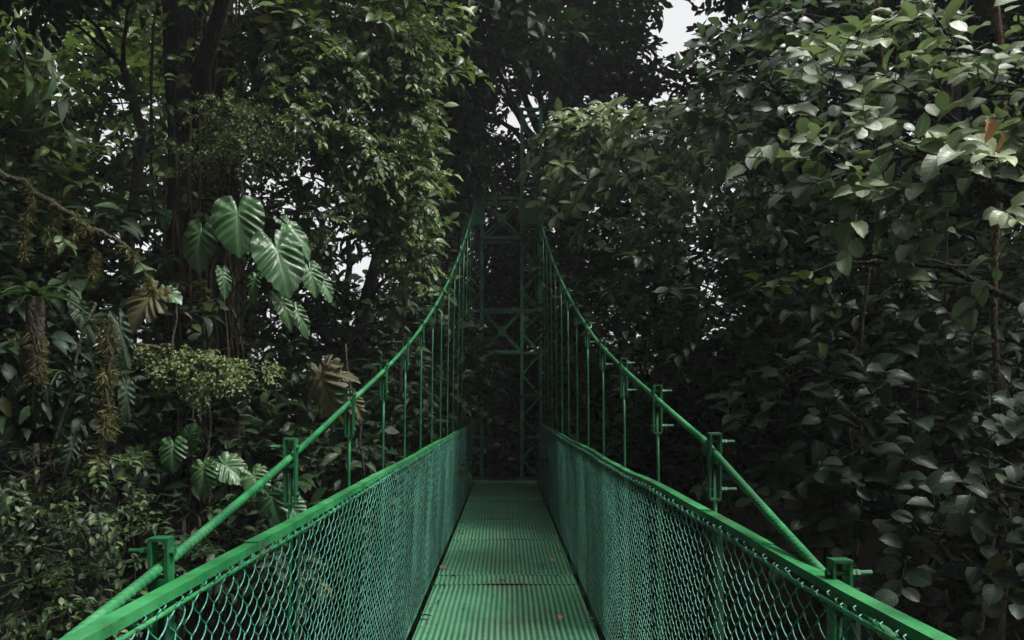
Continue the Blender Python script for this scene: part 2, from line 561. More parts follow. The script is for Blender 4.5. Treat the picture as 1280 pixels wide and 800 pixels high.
def ground_z(x, y):
    def S(a, b, v):
        t = np.clip((v - a) / (b - a), 0, 1)
        return t * t * (3 - 2 * t)
    x = np.asarray(x, float)
    y = np.asarray(y, float)
    bank = S(9.5, 15.5, y)
    g = -5.2 + 5.05 * bank
    g = g + 9.5 * S(7, 26, x) + 5.2 * S(6, 30, -x) * (1 - .65 * bank) + 15 * S(-5, -26, y)  # unseen hills behind and beside, raised to block the low sky
    rough = S(1.2, 5, np.abs(x)) * .35 + .03
    g = g + rough * (np.sin(x * .9 + y * .35) * .6 + np.sin(y * .8 - x * .3 + 1.3) * .5 + np.sin(x * 2.3 + 1) * np.sin(y * 2.1) * .3)
    return g


def tree(name, label, cat, base, blobs, leaf, size, tpl, ntw, K, tw_len=.5, mode='alt', trunk_r=.12, top=None, seed=1, bark='bark',
         group=None, up=.9, droop=.25, tint0=.4, tintv=.35, twig_r=.004, outward=1.0, upw=.35, limbs=True, shell=.5, hang=0.0, face=None, limb_r=.3, lean=0.0):
    """tree > trunk (with its limbs), crown (leaves on twigs)"""
    rng = np.random.default_rng(seed)
    bx, by = base[0], base[1]
    bz = float(ground_z(bx, by)) - .15
    root = empty(name, label, cat, group, (bx, by, bz))
    off = np.array((bx, by, bz))
    tb = MB()
    cmean = np.mean([b[0] for b in blobs], 0)
    tz = max(b[0][2] for b in blobs) if top is None else top
    tp = np.array((bx + (cmean[0] - bx) * lean, by + (cmean[1] - by) * lean, tz))
    p, r = limb(off, tp, trunk_r * 1.25, trunk_r * .35, 14, 0, .035, rng)
    r[0] *= 1.5
    ph = rng.uniform(0, 6)
    tb.tube(p - off, r, 12, lobes=lambda th, i: 1 + .13 * np.sin(3 * th + ph + i * .25) + .07 * np.sin(5 * th + i * .5))
    if limbs:
        for b in blobs:
            c = np.array(b[0], float)
            zz = np.clip(c[2] - .35 * np.linalg.norm(c[:2] - p[-1, :2]), p[0, 2] + .4, p[-1, 2])
            k = int(np.argmin(np.abs(p[:, 2] - zz)))
            rl = min(r[k] * .6, trunk_r * limb_r + .012)
            lp, lr = limb(p[k], c, rl, .010, 9, .10, .06, rng)
            tb.tube(lp - off, lr, 7)
            for _ in range(3):                                         # smaller limbs inside the leaf mass
                e = c + norm(rng.normal(0, 1, 3)) * np.broadcast_to(b[1], 3) * .75
                q0 = lp[rng.integers(4, 8)]
                sp_, sr = limb(q0, e, .014, .005, 6, .05, .08, rng)
                tb.tube(sp_ - off, sr, 5)
    tb.build('trunk', M[bark], root, smooth=True)
    cb = MB()
    P, U, _ = blob_points(rng, blobs, ntw, shell)
    D = U * outward + rng.normal(0, .45, (ntw, 3)) + np.array((0, 0, upw))
    twigs(cb, rng, P - off, D, tw_len * rng.uniform(.6, 1.3, ntw), K, tpl, size, mode, up, droop, tint0, tintv, twig_r=twig_r, hang=hang, face=face)
    no = max(3, ntw // 22)                                            # a few old yellowed or browning leaves
    k = rng.integers(0, ntw, no)
    twigs(cb, rng, P[k] - off, D[k] + rng.normal(0, .5, (no, 3)), tw_len, 2, tpl, size * .9, 'alt', up, droop, .5, .6, mat=2, twig_r=twig_r, hang=hang + .3)
    cb.build('crown', [M[leaf], M['twig'], M['old']], root, smooth=True)
    return root


# ------------------------------------------------------------------ the ground
def build_ground():
    xs = np.concatenate([np.linspace(-400, -42, 14), np.linspace(-40, 40, 134), np.linspace(42, 400, 14)])
    ys = np.concatenate([np.linspace(-400, -42, 14), np.linspace(-40, 60, 167), np.linspace(64, 400, 14)])
    X, Y = np.meshgrid(xs, ys)
    Z = ground_z(X, Y)
    v = np.stack([X, Y, Z], -1).reshape(-1, 3)
    nx, ny = len(xs), len(ys)
    i = np.arange(ny - 1)[:, None] * nx + np.arange(nx - 1)[None]
    q = np.stack([i, i + 1, i + nx + 1, i + nx], -1).reshape(-1, 4)
    o = MB().add(v, q).build('ground', M['soil'], smooth=True)
    tag(o, kind='structure')


build_ground()

# ------------------------------------------------------------------ the bridge
bridge = empty('suspension_bridge', 'green painted steel suspension footbridge with chain link sides and a ridged deck', 'footbridge')
Y0, Y1 = -2.3, 15.25
RAIL_H = 1.157
XR_IN = .612
XO = {-1: .648, 1: .662}          # the two handrails are not quite alike
HANG0, HSP = 1.6, .965
HY = [HANG0 + HSP * k for k in range(-4, 15)]


def cable_z(y): return .965 + .105 * y + .0117 * y * y
def cable_dz(y, s):
    """the right cable hangs a little lower at midspan and rises more steeply"""
    return np.interp(y, [-3, 1.2, 1.7, 2.7, 3.7, 5.8], [-.05, -.045, -.030, .048, .045, 0]) if s > 0 else np.interp(y, [1.6, 3.5, 6], [.01, .03, 0])


def cable_x(y, s=-1): return (.692 if s < 0 else .670) - (.10 if s < 0 else .078) * (np.maximum(y, 0) / 16.0) ** 2


def sway(y, s):
    """handrail: slightly uneven from bay to bay"""
    k = 1.0 if s > 0 else .5
    return k * (.004 * np.sin(y * 2.1 + s) + .002 * np.sin(y * 5.3 + 2 * s))


def build_bridge():
    # --- deck panels
    edges = [-2.8, -.9, 1.0, 2.9, 4.8, 6.70, 7.06, 8.93, 10.56, 12.5]
    for k in range(len(edges) - 1):
        rid = 30 if k < 8 else 34
        a, b = edges[k] + .006, edges[k + 1] - .006
        n = rid * 10 + 1
        xs = np.linspace(-.6, .6, n)
        ny = 40 if b - a > 1 else 10
        ys = np.linspace(a, b, ny)
        dz = .004 * math.sin(k * 2.7)
        ph = xs[None, :] * rid / 1.2 * 6.2832 + k * 2.1 + .35 * np.sin(ys[:, None] * 1.9 + k) + .25 * np.sin(ys[:, None] * 4.7 + xs[None, :] * 3)
        prof = .5 + .5 * np.cos(ph)
        V = np.zeros((ny, n, 3))
        V[..., 0] = xs[None, :]
        V[..., 1] = ys[:, None]
        worn = .75 + .25 * np.sin(xs[None, :] * 4.1 + ys[:, None] * .9 + k * 2) * np.sin(ys[:, None] * 1.7 + k)
        lump = .004 * np.sin(xs[None, :] * 7 + k) * np.sin(ys[:, None] * 3.1 + k * 1.7)
        V[..., 2] = -.013 + .013 * prof ** .8 * worn + dz + lump
        i = np.arange(ny - 1)[:, None] * n + np.arange(n - 1)[None]
        mb = MB().add(V.reshape(-1, 3), np.stack([i, i + 1, i + n + 1, i + n], -1).reshape(-1, 4), tint=prof.ravel())
        mb.box((0, a + .008, -.040), (1.2, .014, .046))               # turned down end lips
        mb.box((0, b - .008, -.040), (1.2, .014, .046))
        mb.box((-.598, (a + b) / 2, -.032), (.006, b - a - .04, .05))
        mb.box((.598, (a + b) / 2, -.032), (.006, b - a - .04, .05))
        mb.build('deck_panel', M['deck'], bridge)
    # the last panels are smooth worn plates
    for a, b in ((12.506, 14.40), (14.412, 15.75)):
        n = 14
        xs, ys = np.linspace(-.6, .6, n), np.linspace(a, b, n)
        X, Y = np.meshgrid(xs, ys)
        Z = .004 + .006 * np.sin(X * 5 + a) * np.sin(Y * 3) + .004 * np.cos(X * 9)
        i = np.arange(n - 1)[:, None] * n + np.arange(n - 1)[None]
        mb = MB().add(np.stack([X, Y, Z], -1).reshape(-1, 3), np.stack([i, i + 1, i + n + 1, i + n], -1).reshape(-1, 4))
        mb.box((0, a + .004, -.022), (1.2, .006, .04))
        mb.build('deck_plate', M['deck'], bridge, smooth=True)
    # --- stringers and floor beams
    for s in (-1, 1):
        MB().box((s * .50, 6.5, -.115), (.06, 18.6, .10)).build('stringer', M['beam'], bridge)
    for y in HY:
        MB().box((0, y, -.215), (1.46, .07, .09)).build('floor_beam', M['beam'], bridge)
    for s in (-1, 1):
        # --- handrail: an angle bar in lapped lengths with the mesh rod under it
        XR_OUT = XO[s]
        XR_IN = XO[s] - .033
        mb = MB()
        segs = [Y0] + [HY[i] + .38 for i in range(4, 19, 2)] + [Y1]
        for k in range(len(segs) - 1):
            a, b = segs[k], segs[k + 1] + .05
            lift = .0035 * (k % 2)
            ys = np.linspace(a, b, 9)
            t = .005
            prof = [(XR_IN - .001 * (k % 2), -.019), (XR_IN - .001 * (k % 2), 0 + lift), (XR_OUT + .001 * (k % 2), 0 + lift), (XR_OUT + .001 * (k % 2), -t + lift), (XR_IN + t, -t + lift), (XR_IN + t, -.019)]
            V = np.zeros((9, 6, 3))
            for j, (x, z) in enumerate(prof):
                V[:, j, 0] = s * (x + .5 * sway(ys, s + 1))
                V[:, j, 1] = ys
                V[:, j, 2] = RAIL_H + z + sway(ys, s)
            i = np.arange(8)[:, None] * 6
            j = np.arange(6)[None]
            j2 = (j + 1) % 6
            q = np.stack([i + j, i + j2, i + 6 + j2, i + 6 + j], -1).reshape(-1, 4)
            if s > 0: q = q[:, ::-1]
            mb.add(V.reshape(-1, 3), q)
            mb.add(V[0], [(0, 1, 4, 5), (1, 2, 3, 4)])
            mb.add(V[-1], [(5, 4, 1, 0), (4, 3, 2, 1)])
        mb.build('handrail', M['rail'], bridge)
        ys = np.linspace(Y0, Y1, 90)
        rod = np.stack([s * (XR_IN - .010 + .5 * sway(ys, s + 1)), ys, RAIL_H - .028 + sway(ys, s)], 1)
        MB().tube(rod, .0048, 8).build('mesh_rod', M['rail'], bridge, smooth=True)
        bot = np.stack([np.full_like(ys, s * .655), ys, np.full_like(ys, -.03)], 1)
        MB().tube(bot, .008, 8).build('bottom_rod', M['clamp'], bridge, smooth=True)
        # --- main cable, twisted strands
        near = np.arange(-2.6, 6.2, .0040)
        far = np.arange(6.2, 16.05, .0075)
        tws = 6.2832 / .064
        mb = MB()
        for ys, hi in ((near, 1), (far, 0)):
            P = np.stack([s * cable_x(ys, s), ys, cable_z(ys) + cable_dz(ys, s)], 1)
            if hi:
                mb.tube(P, .0115, 24, lobes=lambda th, i: .78 + .22 * np.abs(np.sin(1.5 * (th + s * i * .0040 * tws))) ** .7)
            else:
                mb.tube(P, .0130, 12, lobes=lambda th, i: .84 + .16 * np.abs(np.sin(1.5 * (th + s * i * .0075 * tws))) ** .7)
        mb.build('main_cable', M['cable'], bridge, smooth=True)
        # --- hangers with their clamps
        for k, y in enumerate(HY):
            rnd = random.Random(k * 7 + s)
            x, z = float(cable_x(np.array(y), s)), float(cable_z(np.array(y)) + cable_dz(y, s))
            y = y + rnd.uniform(-.02, .02)
            rod_top = z - .055
            hb = MB()
            P = np.stack([np.linspace(s * x, s * (.70 if s < 0 else .675), 8) + s * .002 * np.sin(np.arange(8)), np.full(8, y), np.linspace(rod_top, -.19, 8)], 1)
            hb.tube(P, .0068, 8)
            hg = hb.build('hanger', M['rod'], bridge, smooth=True)
            cb = MB()
            tilt = rnd.uniform(-.05, .05)
            ca, sa = math.cos(tilt), math.sin(tilt)
            rot = ((1, 0, 0), (0, ca, -sa), (0, sa, ca))
            for e in (-1, 1):
                cb.box((s * x + e * .0165, y, z - .045), (.0065, .034, .200), rot)
            cb.box((s * x, y, z + .0585), (.040, .036, .006), rot)
            cb.box((s * x, y, z - .150), (.033, .034, .008), rot)
            cb.box((s * x, y, z - .026), (.033, .040, .014), rot)
            cl = cb.build('clamp', M['clamp'], hg)
            for dz, ln in ((.032, .040), (-.120, .046)):
                bb = MB()
                bb.tube([(s * (x - .027), y, z + dz), (s * (x + .024 + ln), y, z + dz + .002)], .0052, 8)
                for xx, hw in ((.0245, .008), (-.0235, .006), (.035, .006)):
                    bb.tube([(s * (x + xx - hw * .6), y, z + dz), (s * (x + xx + hw * .6), y, z + dz)], .0098, 6)
                bb.build('bolt', M['clamp'], hg)
        # --- fence posts and chain link panels
        for k, y in enumerate(HY):
            pb = MB()
            pb.bar((s * (XR_IN + .022), y - .09, RAIL_H - .006), (s * .672, y - .09, -.17), .004, .024, up=(0, 1, 0))
            pb.bar((s * (XR_IN + .034), y - .079, RAIL_H - .006), (s * .684, y - .079, -.17), .020, .004, up=(0, 1, 0))
            pb.build('fence_post', M['beam'], bridge)  # dark beam paint puts the shade on the posts into their colour
        bounds = [HY[0] - .1] + [y - .09 for y in HY[1:]] + [Y1]
        for k in range(len(bounds) - 1):
            a, b = bounds[k], bounds[k + 1]
            if b < -1.2: continue
            mid = (a + b) / 2
            ppp, sides = (10, 5) if mid < 4 else (8, 4) if mid < 9 else (6, 3)
            rng = np.random.default_rng(100 * k + int(s) + 5)
            p = .039
            per = .064
            nw = max(2, int(round((b - a) / p)))
            yy = a + (np.arange(nw) + .5) * (b - a) / nw
            ztop, zbot = RAIL_H - .026, -.035
            npd = int((ztop - zbot) / per)
            m = npd * ppp
            t = np.arange(m + 1) / ppp
            phase = 2 * math.pi * t[None] + math.pi * (np.arange(nw) % 2)[:, None]      # neighbours meet and hook into each other
            tri = 2 / math.pi * np.arcsin(np.sin(phase) * .985)
            P = np.zeros((nw, m + 1, 3))
            zz = ztop - t * per * (ztop - zbot) / (npd * per)
            fr = (ztop - zz) / (ztop - zbot)
            belly = .010 * np.sin(fr * math.pi * 1.0 + .3) * np.sin((yy[:, None] - a) / (b - a) * math.pi)
            P[:, :, 1] = yy[:, None] + (p / 2 + .002) * tri + .0025 * np.sin(fr * 5 + yy[:, None] * 1.3)
            P[:, :, 0] = s * ((XR_IN - .010) + (.655 - XR_IN + .010) * fr + belly * np.minimum(1, fr * 6) + .0036 * np.cos(phase))
            P[:, :, 2] = zz[None] + rng.normal(0, .003, (nw, 1)) + sway(yy[:, None], s) * (1 - fr)
            mb = MB()
            mb.tubes(P, np.full((nw, m + 1), .0018 if mid < 4 else .0016), sides)
            # twisted wire ends standing above the rod
            e0 = P[:, 0]
            tw2 = np.stack([e0, e0 + np.array((s * -.006, -.003, .005)), e0 + np.array((s * -.007, .001, .010)), e0 + np.array((s * -.001, .004, .012))], 1)
            mb.tubes(tw2, np.full((nw, 4), .0019), 4)
            mb.build('mesh_panel', M['mesh'], bridge, smooth=True)


build_bridge()

# ------------------------------------------------------------------ the tower at the far end
def build_tower():
    ty = 16.0
    g = float(ground_z(0, ty))
    root = empty('bridge_tower', 'tall green steel lattice tower with a narrow gateway at the far end of the footbridge', 'tower', None, (0, ty, g))
    cx = -.075
    off = np.array((0, ty, g))

    def ang(mb, a, b, w=.05):
        mb.bar(np.array(a) - off, np.array(b) - off, w, w)

    top = 7.38
    for s in (-1, 1):
        x0, x1 = cx + s * .40, cx + s * .775
        ys = (ty - .16, ty + .20)
        lg = MB()
        for x in (x0, x1):
            for y in ys:
                ang(lg, (x, y, g - .1), (x, y, top if y == ys[0] else top), .058)
        lg.build('leg', M['tower'], root)
        br = MB()
        z, step, fl = .0, .42, 0
        while z < top - .05:
            z2 = min(z + step, top)
            for y in ys:
                a, b = (x0, x1) if fl else (x1, x0)
                ang(br, (a, y + .01, z), (b, y + .01, z2), .025)
            for x in (x0, x1):
                a, b = ys if fl else ys[::-1]
                ang(br, (x + .004, a, z), (x + .004, b, z2), .03)
            if int(z / step) % 2 == 0:
                for y in ys:
                    ang(br, (x0, y - .006, z + .02), (x1, y - .006, z + .02), .034)
            z, fl = z2, 1 - fl
        for y in ys:
            ang(br, (x0, y, top - .03), (x1, y, top - .03), .05)
        for x in (x0, x1):
            ang(br, (x, ys[0], top - .03), (x, ys[1], top - .03), .05)
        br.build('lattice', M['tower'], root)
        MB().box(np.array(((x0 + x1) / 2, ys[0] - .045, 5.32)) - off, (.50, .014, .50)).build('gusset_plate', M['tower'], root)
        sd = MB()                                                     # cable saddle on the plate
        sd.box(np.array((s * .592, ys[0] - .07, 5.60)) - off, (.06, .10, .10))
        sd.build('cable_saddle', M['clamp'], root)
        MB().box(np.array(((x0 + x1) / 2, ty + .02, g + .02)) - off, (.62, .62, .22)).build('footing', M['stone'], root)
    for za, zb in ((4.80, 5.58), (2.55, 3.38)):
        pt = MB()
        xa, xb = cx - .40, cx + .40
        for y in (ty - .19, ty + .23):
            ang(pt, (xa, y, za), (xb, y, za), .06)
            ang(pt, (xa, y, zb), (xb, y, zb), .06)
            ang(pt, (xa, y + .008, za), (xb, y + .008, zb), .034)
            ang(pt, (xa, y + .016, zb), (xb, y + .016, za), .034)
            pt.box(np.array((cx, y - .03, (za + zb) / 2)) - off, (.16, .01, .16))
        pt.build('portal_truss', M['tower'], root)
    # back-stays of the cables
    for s in (-1, 1):
        MB().tube(np.array([(s * .6, ty + .1, 5.66), (s * .8, ty + 6, 2.9), (s * 1.0, ty + 12, .1)]) - off, .016, 8).build('back_stay', M['cable'], root, smooth=True)


build_tower()

# fallen leaves on the deck
def fallen():
    rng = np.random.default_rng(3)
    spots = [(522, 774, .10), (548, 712, .09), (556, 664, .07), (592, 710, .06), (650, 698, .07), (669, 708, .11), (660, 646, .08), (617, 620, .10), (600, 630, .09), (700, 772, .08), (575, 648, .07), (690, 700, .10), (585, 760, .05)]
    kinds = [('small tan leaf lying on the ridged green deck', 'tan'), ('curled brown leaf lying on the ridged green deck', 'brown')]
    for i, (px, py, s) in enumerate(spots):
        Y = F * EYE / (py - VY)
        x = (px - VX) * Y / F
        mb = MB()
        a = rng.uniform(0, 6.28)
        d = np.array([(math.cos(a), math.sin(a), .12)])
        X, D, Z = frames(d, np.array([(rng.normal(0, .25), rng.normal(0, .25), 1)]))
        mb.stamp(TPL['oval'], np.array([(0, 0, .012)]), X, D, Z, np.array([s]), np.array([rng.random()]))
        lb, mt = kinds[i % 2]
        o = mb.build('fallen_leaf', [M[mt]])
        o.location = (x, Y, .006)
        tag(o, lb, 'leaf', 'small tan leaves on the deck' if mt == 'tan' else 'curled brown leaves on the deck')


fallen()


def litter():
    rng = np.random.default_rng(12)
    n = 170
    y = rng.uniform(3.2, 15.4, n)
    x = np.where(rng.random(n) < .65, np.sign(rng.normal(0, 1, n)) * rng.uniform(.47, .59, n), rng.uniform(-.5, .5, n))
    P = np.stack([x, y, np.full(n, .008)], 1)
    d = np.stack([rng.normal(0, 1, n), rng.normal(0, 1, n), rng.normal(0, .1, n)], 1)
    X, D, Z = frames(d, np.stack([rng.normal(0, .3, n), rng.normal(0, .3, n), np.ones(n)], 1))
    mb = MB()
    k = rng.random(n) < .6
    mb.stamp(TPL['tiny'], P[k], X[k], D[k], Z[k], rng.uniform(.015, .05, k.sum()), rng.random(k.sum()), 0)
    k = ~k
    mb.stamp(TPL['lance'], P[k], X[k], D[k], Z[k], rng.uniform(.02, .08, k.sum()), rng.random(k.sum()), 1)
    o = mb.build('leaf_litter', [M['brown'], M['twig']])
    tag(o, 'scraps of dead leaf and twig caught along the deck edges', 'leaf litter', kind='stuff')


litter()

# ------------------------------------------------------------------ plants: right side
def B(px, py, Y, rx, rz=None, ry=None, w=1.0):
    rz = rx if rz is None else rz
    ry = rx if ry is None else ry
    k = Y / F
    return (at(px, py, Y), (rx * k, ry * k, rz * k), w)


def plants_right():
    tree('broadleaf_tree', 'pale round-leaved tree reaching over the right rail with two withered orange leaves', 'tree', (4.9, 5.4),
         [B(1170, 230, 4.9, 85, 34, w=1.8), B(1255, 255, 4.8, 60, 26, w=1.5), B(1245, 225, 4.8, 70, 45), B(1160, 150, 5.1, 75, 50), B(1235, 120, 5.2, 60, 45), B(1085, 205, 5.0, 55, 40), B(1260, 50, 5.4, 60, 45), B(1150, 60, 5.4, 70, 45), B(1030, 120, 5.3, 55, 45), B(1075, 330, 5.5, 60, 35, w=.5)],
         'broad', .136, 'round', 116, 7, .42, 'alt', .16, seed=21, tint0=.5, tintv=.42, twig_r=.005, up=1.0, upw=.25, droop=.2, limb_r=.22, top=4.6, face=(-.3, -.65, 0))
    tree('broadleaf_tree', 'grey-green round-leaved tree filling the upper right beside the white sky gap', 'tree', (4.6, 8.2),
         [B(960, 100, 6.6, 75, 45), B(912, 98, 7.0, 45, 30), B(1020, 60, 6.6, 60, 40), B(1000, 160, 6.8, 65, 35), B(925, 165, 7.2, 60, 35), B(1080, 110, 6.6, 50, 40), B(1110, 20, 7.0, 110, 40), B(985, 20, 7.4, 60, 28)],
         'broadg', .15, 'round2', 125, 6, .45, 'alt', .15, seed=22, tint0=.35, tintv=.35, twig_r=.005, up=.9, droop=.2, top=5.6, face=(-.3, -.65, 0))
    tree('broadleaf_shrub', 'dim round-leaved shrub with insect-spotted leaves outside the lower right rail', 'shrub', (3.5, 5.7),
         [B(1150, 560, 4.9, 110, 70), B(1240, 620, 4.8, 80, 80), B(1050, 520, 5.3, 90, 55), B(1160, 660, 4.7, 80, 50), B(970, 570, 5.5, 60, 50), B(1060, 630, 5.2, 70, 40), B(1230, 490, 5.2, 70, 60), B(1280, 730, 4.6, 80, 70), B(1000, 470, 5.8, 80, 40), B(1120, 740, 4.6, 80, 50)],
         'dull', .135, 'round', 190, 5, .42, 'alt', .10, seed=23, tint0=.35, tintv=.35, twig_r=.005, up=.85, hang=.08, droop=.2, face=(-.2, -.35, 0), limb_r=.25)
    tree('small_leaved_tree', 'very dark small-leaved tree behind the bolts of the right cable', 'tree', (4.4, 10.5),
         [B(900, 260, 9.2, 90, 45), B(985, 310, 8.8, 90, 60), B(860, 350, 9.6, 70, 50), B(930, 410, 9.0, 90, 45), B(1040, 400, 8.4, 90, 60), B(1100, 300, 8.0, 70, 60), B(850, 440, 9.8, 60, 50), B(830, 290, 10.4, 60, 35), B(1150, 380, 7.8, 90, 60), B(1230, 400, 7.6, 80, 80)],
         'broadg', .15, 'oval', 470, 7, .5, 'alt', .16, seed=24, tint0=.3, tintv=.3, up=.9, droop=.3)
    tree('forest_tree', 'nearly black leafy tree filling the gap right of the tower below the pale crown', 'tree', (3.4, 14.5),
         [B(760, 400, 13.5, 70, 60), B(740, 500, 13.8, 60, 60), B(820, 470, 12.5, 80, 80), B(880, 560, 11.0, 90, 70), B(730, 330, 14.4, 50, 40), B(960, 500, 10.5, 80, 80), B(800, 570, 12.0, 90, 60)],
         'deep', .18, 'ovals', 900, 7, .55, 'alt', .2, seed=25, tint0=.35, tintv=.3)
    tree('pale_leaved_tree', 'pale green tree with whorled leaves spilling in front of the upper tower', 'tree', (2.9, 14.2),
         [B(708, 200, 14.3, 42, 24, 60), B(735, 195, 14.2, 45, 28), B(745, 240, 13.8, 50, 22), B(800, 180, 13.6, 50, 28), B(850, 190, 13.0, 55, 30), B(770, 270, 13.6, 45, 14), B(830, 235, 13, 60, 25), B(900, 200, 12, 45, 35)],
         'pale', .26, 'obov', 250, 8, .5, 'whorl', .12, seed=26, tint0=.5, tintv=.3, up=.75, droop=.1, upw=.7, twig_r=.006, top=6.3, face=(-.1, -.8, 0))
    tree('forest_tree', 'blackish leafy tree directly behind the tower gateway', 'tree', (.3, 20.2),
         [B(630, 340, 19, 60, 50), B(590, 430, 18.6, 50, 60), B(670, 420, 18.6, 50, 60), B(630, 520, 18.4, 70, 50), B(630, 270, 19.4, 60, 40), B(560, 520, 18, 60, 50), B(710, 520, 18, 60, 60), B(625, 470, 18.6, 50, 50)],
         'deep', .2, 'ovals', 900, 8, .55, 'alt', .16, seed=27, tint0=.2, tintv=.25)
    tree('forest_tree', 'dark hanging-leaved tree half covering the left mast of the tower', 'tree', (-1.75, 15.4),
         [B(568, 190, 14.8, 40, 50), B(550, 110, 15, 50, 50), B(540, 300, 14.8, 26, 50), B(530, 400, 14.5, 40, 60), B(588, 180, 15.2, 16, 40, w=1.5), B(520, 500, 14, 45, 60)],
         'deep', .17, 'ovals', 620, 7, .45, 'alt', .12, seed=28, tint0=.35, tintv=.3, hang=.4, droop=.4)
    # spray of new leaves and withered leaves
    lv = empty('forest_creeper', 'spray of bright yellow-green leaves hanging before the dark shrub right of the cable', 'creeper', None, at(1000, 360, 6.0))
    rng = np.random.default_rng(8)
    mb = MB()
    base = np.array([at(985 + 22 * i, 352 + 6 * (i % 2), 6.0) for i in range(4)]) - np.array(lv.location)
    twigs(mb, rng, base, np.tile((-.8, -.2, .1), (4, 1)), .28, 4, 'round', .13, 'alt', 1.1, .2, .8, .2)
    mb.build('leaves', [M['fresh'], M['twig']], lv)
    tb = MB()
    p, r = limb(at(985, 352, 6.0), at(1240, 330, 6.6), .006, .012, 10, .05, .04, rng)
    tb.tube(p - np.array(lv.location), r, 6)
    tb.build('stem', M['twig'], lv)
    # two withered orange leaves caught in the pale tree
    for (px, py, s, a, lb) in ((1233, 160, .115, .6, 'broad withered orange leaf caught among pale round leaves at the upper right'), (1252, 178, .095, -.3, 'narrow curled orange leaf dangling under the broad withered one')):
        q = MB()
        X, D, Z = frames(np.array([(a * .4, -.2, -1.0)]), np.array([(.2, -1.0, .2)]))
        q.stamp(TPL['round'], np.array([(0, 0, 0)]), X, D, Z, np.array([(s * (1.0 if a > 0 else .45), s, s * 2.2)]), np.array([.6]))
        o = q.build('withered_leaf', [M['brown']], smooth=True)
        o.location = at(px, py - 14, 4.35)
        tag(o, lb, 'leaf')


plants_right()

# ------------------------------------------------------------------ plants: left side
def big_leaf(mb, pos, tip, nrm, size, seed, ragged=0.0, split=0.0, curl=.26, pleat=.034, narrow=1.0, sink=0):
    """a heart-shaped philodendron leaf with pleats along its side veins"""
    rng = np.random.default_rng(seed)
    deg = np.array([0, 12, 30, 60, 90, 120, 148, 165, 175, 180.])
    rad = np.array([1.0, .90, .78, .66, .61, .62, .60, .48, .22, .05])
    na, nr = 96, 9
    th = np.linspace(-180, 180, na + 1)[:-1]
    rr = np.interp(np.abs(th), deg, rad)
    if split:
        rr = rr * (1 - split * np.clip(np.cos(np.radians(th) * 11 + seed), 0, 1) ** 10 * (np.abs(th) > 18))
    if ragged:
        rr = rr * (1 - ragged * (.5 + .5 * np.sin(np.radians(th) * 23 + seed)) * rng.random(na) * 1.2 - ragged * .35 * (np.sin(np.radians(th) * 5 + seed) > .7))
    rr = rr * (1 + .018 * np.sin(np.radians(th) * 29 + seed))
    V, U = [(0, 0, 0)], [(.5, .3)]
    for i in range(1, nr + 1):
        f = i / nr
        for a, r in zip(th, rr):
            x = math.sin(math.radians(a)) * r * f * narrow
            y = math.cos(math.radians(a)) * r * f
            ph = (y - abs(x) * .75) * 30
            z = .30 * abs(x) - curl * max(0, y) ** 2 - curl * 2.2 * x * x - .25 * max(0, -y) ** 2 + pleat * math.sin(ph) * min(1, abs(x) * 5) + .035 * f * f * math.sin(math.radians(a) * 9 + seed)
            V.append((x, y, z))
            U.append((.5 + x * .75, .3 + y * .7))
    V, U = np.array(V), np.array(U)
    j = np.arange(na)
    j2 = (j + 1) % na
    tris = np.stack([np.zeros(na, int), 1 + j2, 1 + j], 1)
    q = np.concatenate([np.stack([1 + i * na + j, 1 + i * na + j2, 1 + (i + 1) * na + j2, 1 + (i + 1) * na + j], 1) for i in range(nr - 1)])
    X, D, Z = frames(np.array([tip], float), np.array([nrm], float))
    W = (V[:, :1] * X + V[:, 1:2] * D + V[:, 2:] * Z) * size + np.array(pos)
    mb.add(W, q, tris, uv=U, tint=np.full(len(V), rng.uniform(.3, .75)))


def philodendron(label, root_at, leaves, leaf='phil', seed=1, name='philodendron', cat='climbing plant', stem_to=None):
    """climber > stem, each leaf (> leaf_stalk)"""
    root_at = np.array(root_at, float)
    root = empty(name, label, cat, None, root_at)
    rng = np.random.default_rng(seed)
    st = MB()
    top = np.array(stem_to, float) if stem_to is not None else root_at + np.array((.05, .0, 1.2))
    p, r = limb(root_at, top, .013, .010, 9, 0, .05, rng)
    st.tube(p - root_at, r, 7)
    st.build('stem', M['twig'], root, smooth=True)
    for i, (pos, tip, nrm, size, kw) in enumerate(leaves):
        pos = np.array(pos, float)
        mb = MB()
        kw = dict(kw)
        mt = kw.pop('mat', leaf)
        lb = kw.pop('label', None)
        big_leaf(mb, pos - root_at, tip, nrm, size, seed * 17 + i, **kw)
        lf = mb.build('leaf', M[mt], root, smooth=True)
        if lb: lf['label'] = lb
        k = int(np.argmin(np.linalg.norm(p - pos, axis=1)))
        sp, sr = limb(p[k], pos, .008, .005, 7, .18, .02, rng)
        sb = MB()
        sb.tube(sp - root_at, sr, 6)
        sb.build('leaf_stalk', M['strap'], lf, smooth=True)
    return root


def moss_on(mb, rng, P, rad, n, size=.05, droop=.6, tint0=.45):
    """tufts of moss blades around a path"""
    m = len(P)
    i = rng.integers(0, m - 1, n)
    f = rng.random((n, 1))
    c = P[i] * (1 - f) + P[i + 1] * f
    r = np.broadcast_to(rad, (m,))[i]
    clump = np.clip(.4 + np.sin(i * .9) * .5 + np.sin(i * 2.3 + 1) * .4, .15, 1.3)
    o = norm(rng.normal(0, 1, (n, 3)))
    b = c + o * r[:, None]
    d = o + np.array((0, 0, -droop)) + rng.normal(0, .4, (n, 3))
    X, D, Z = frames(d, rng.normal(0, 1, (n, 3)))
    mb.stamp(TPL['blade'], b, X, D, Z, size * clump * rng.uniform(.4, 1.4, n), np.clip(tint0 + rng.normal(0, .25, n), 0, 1))


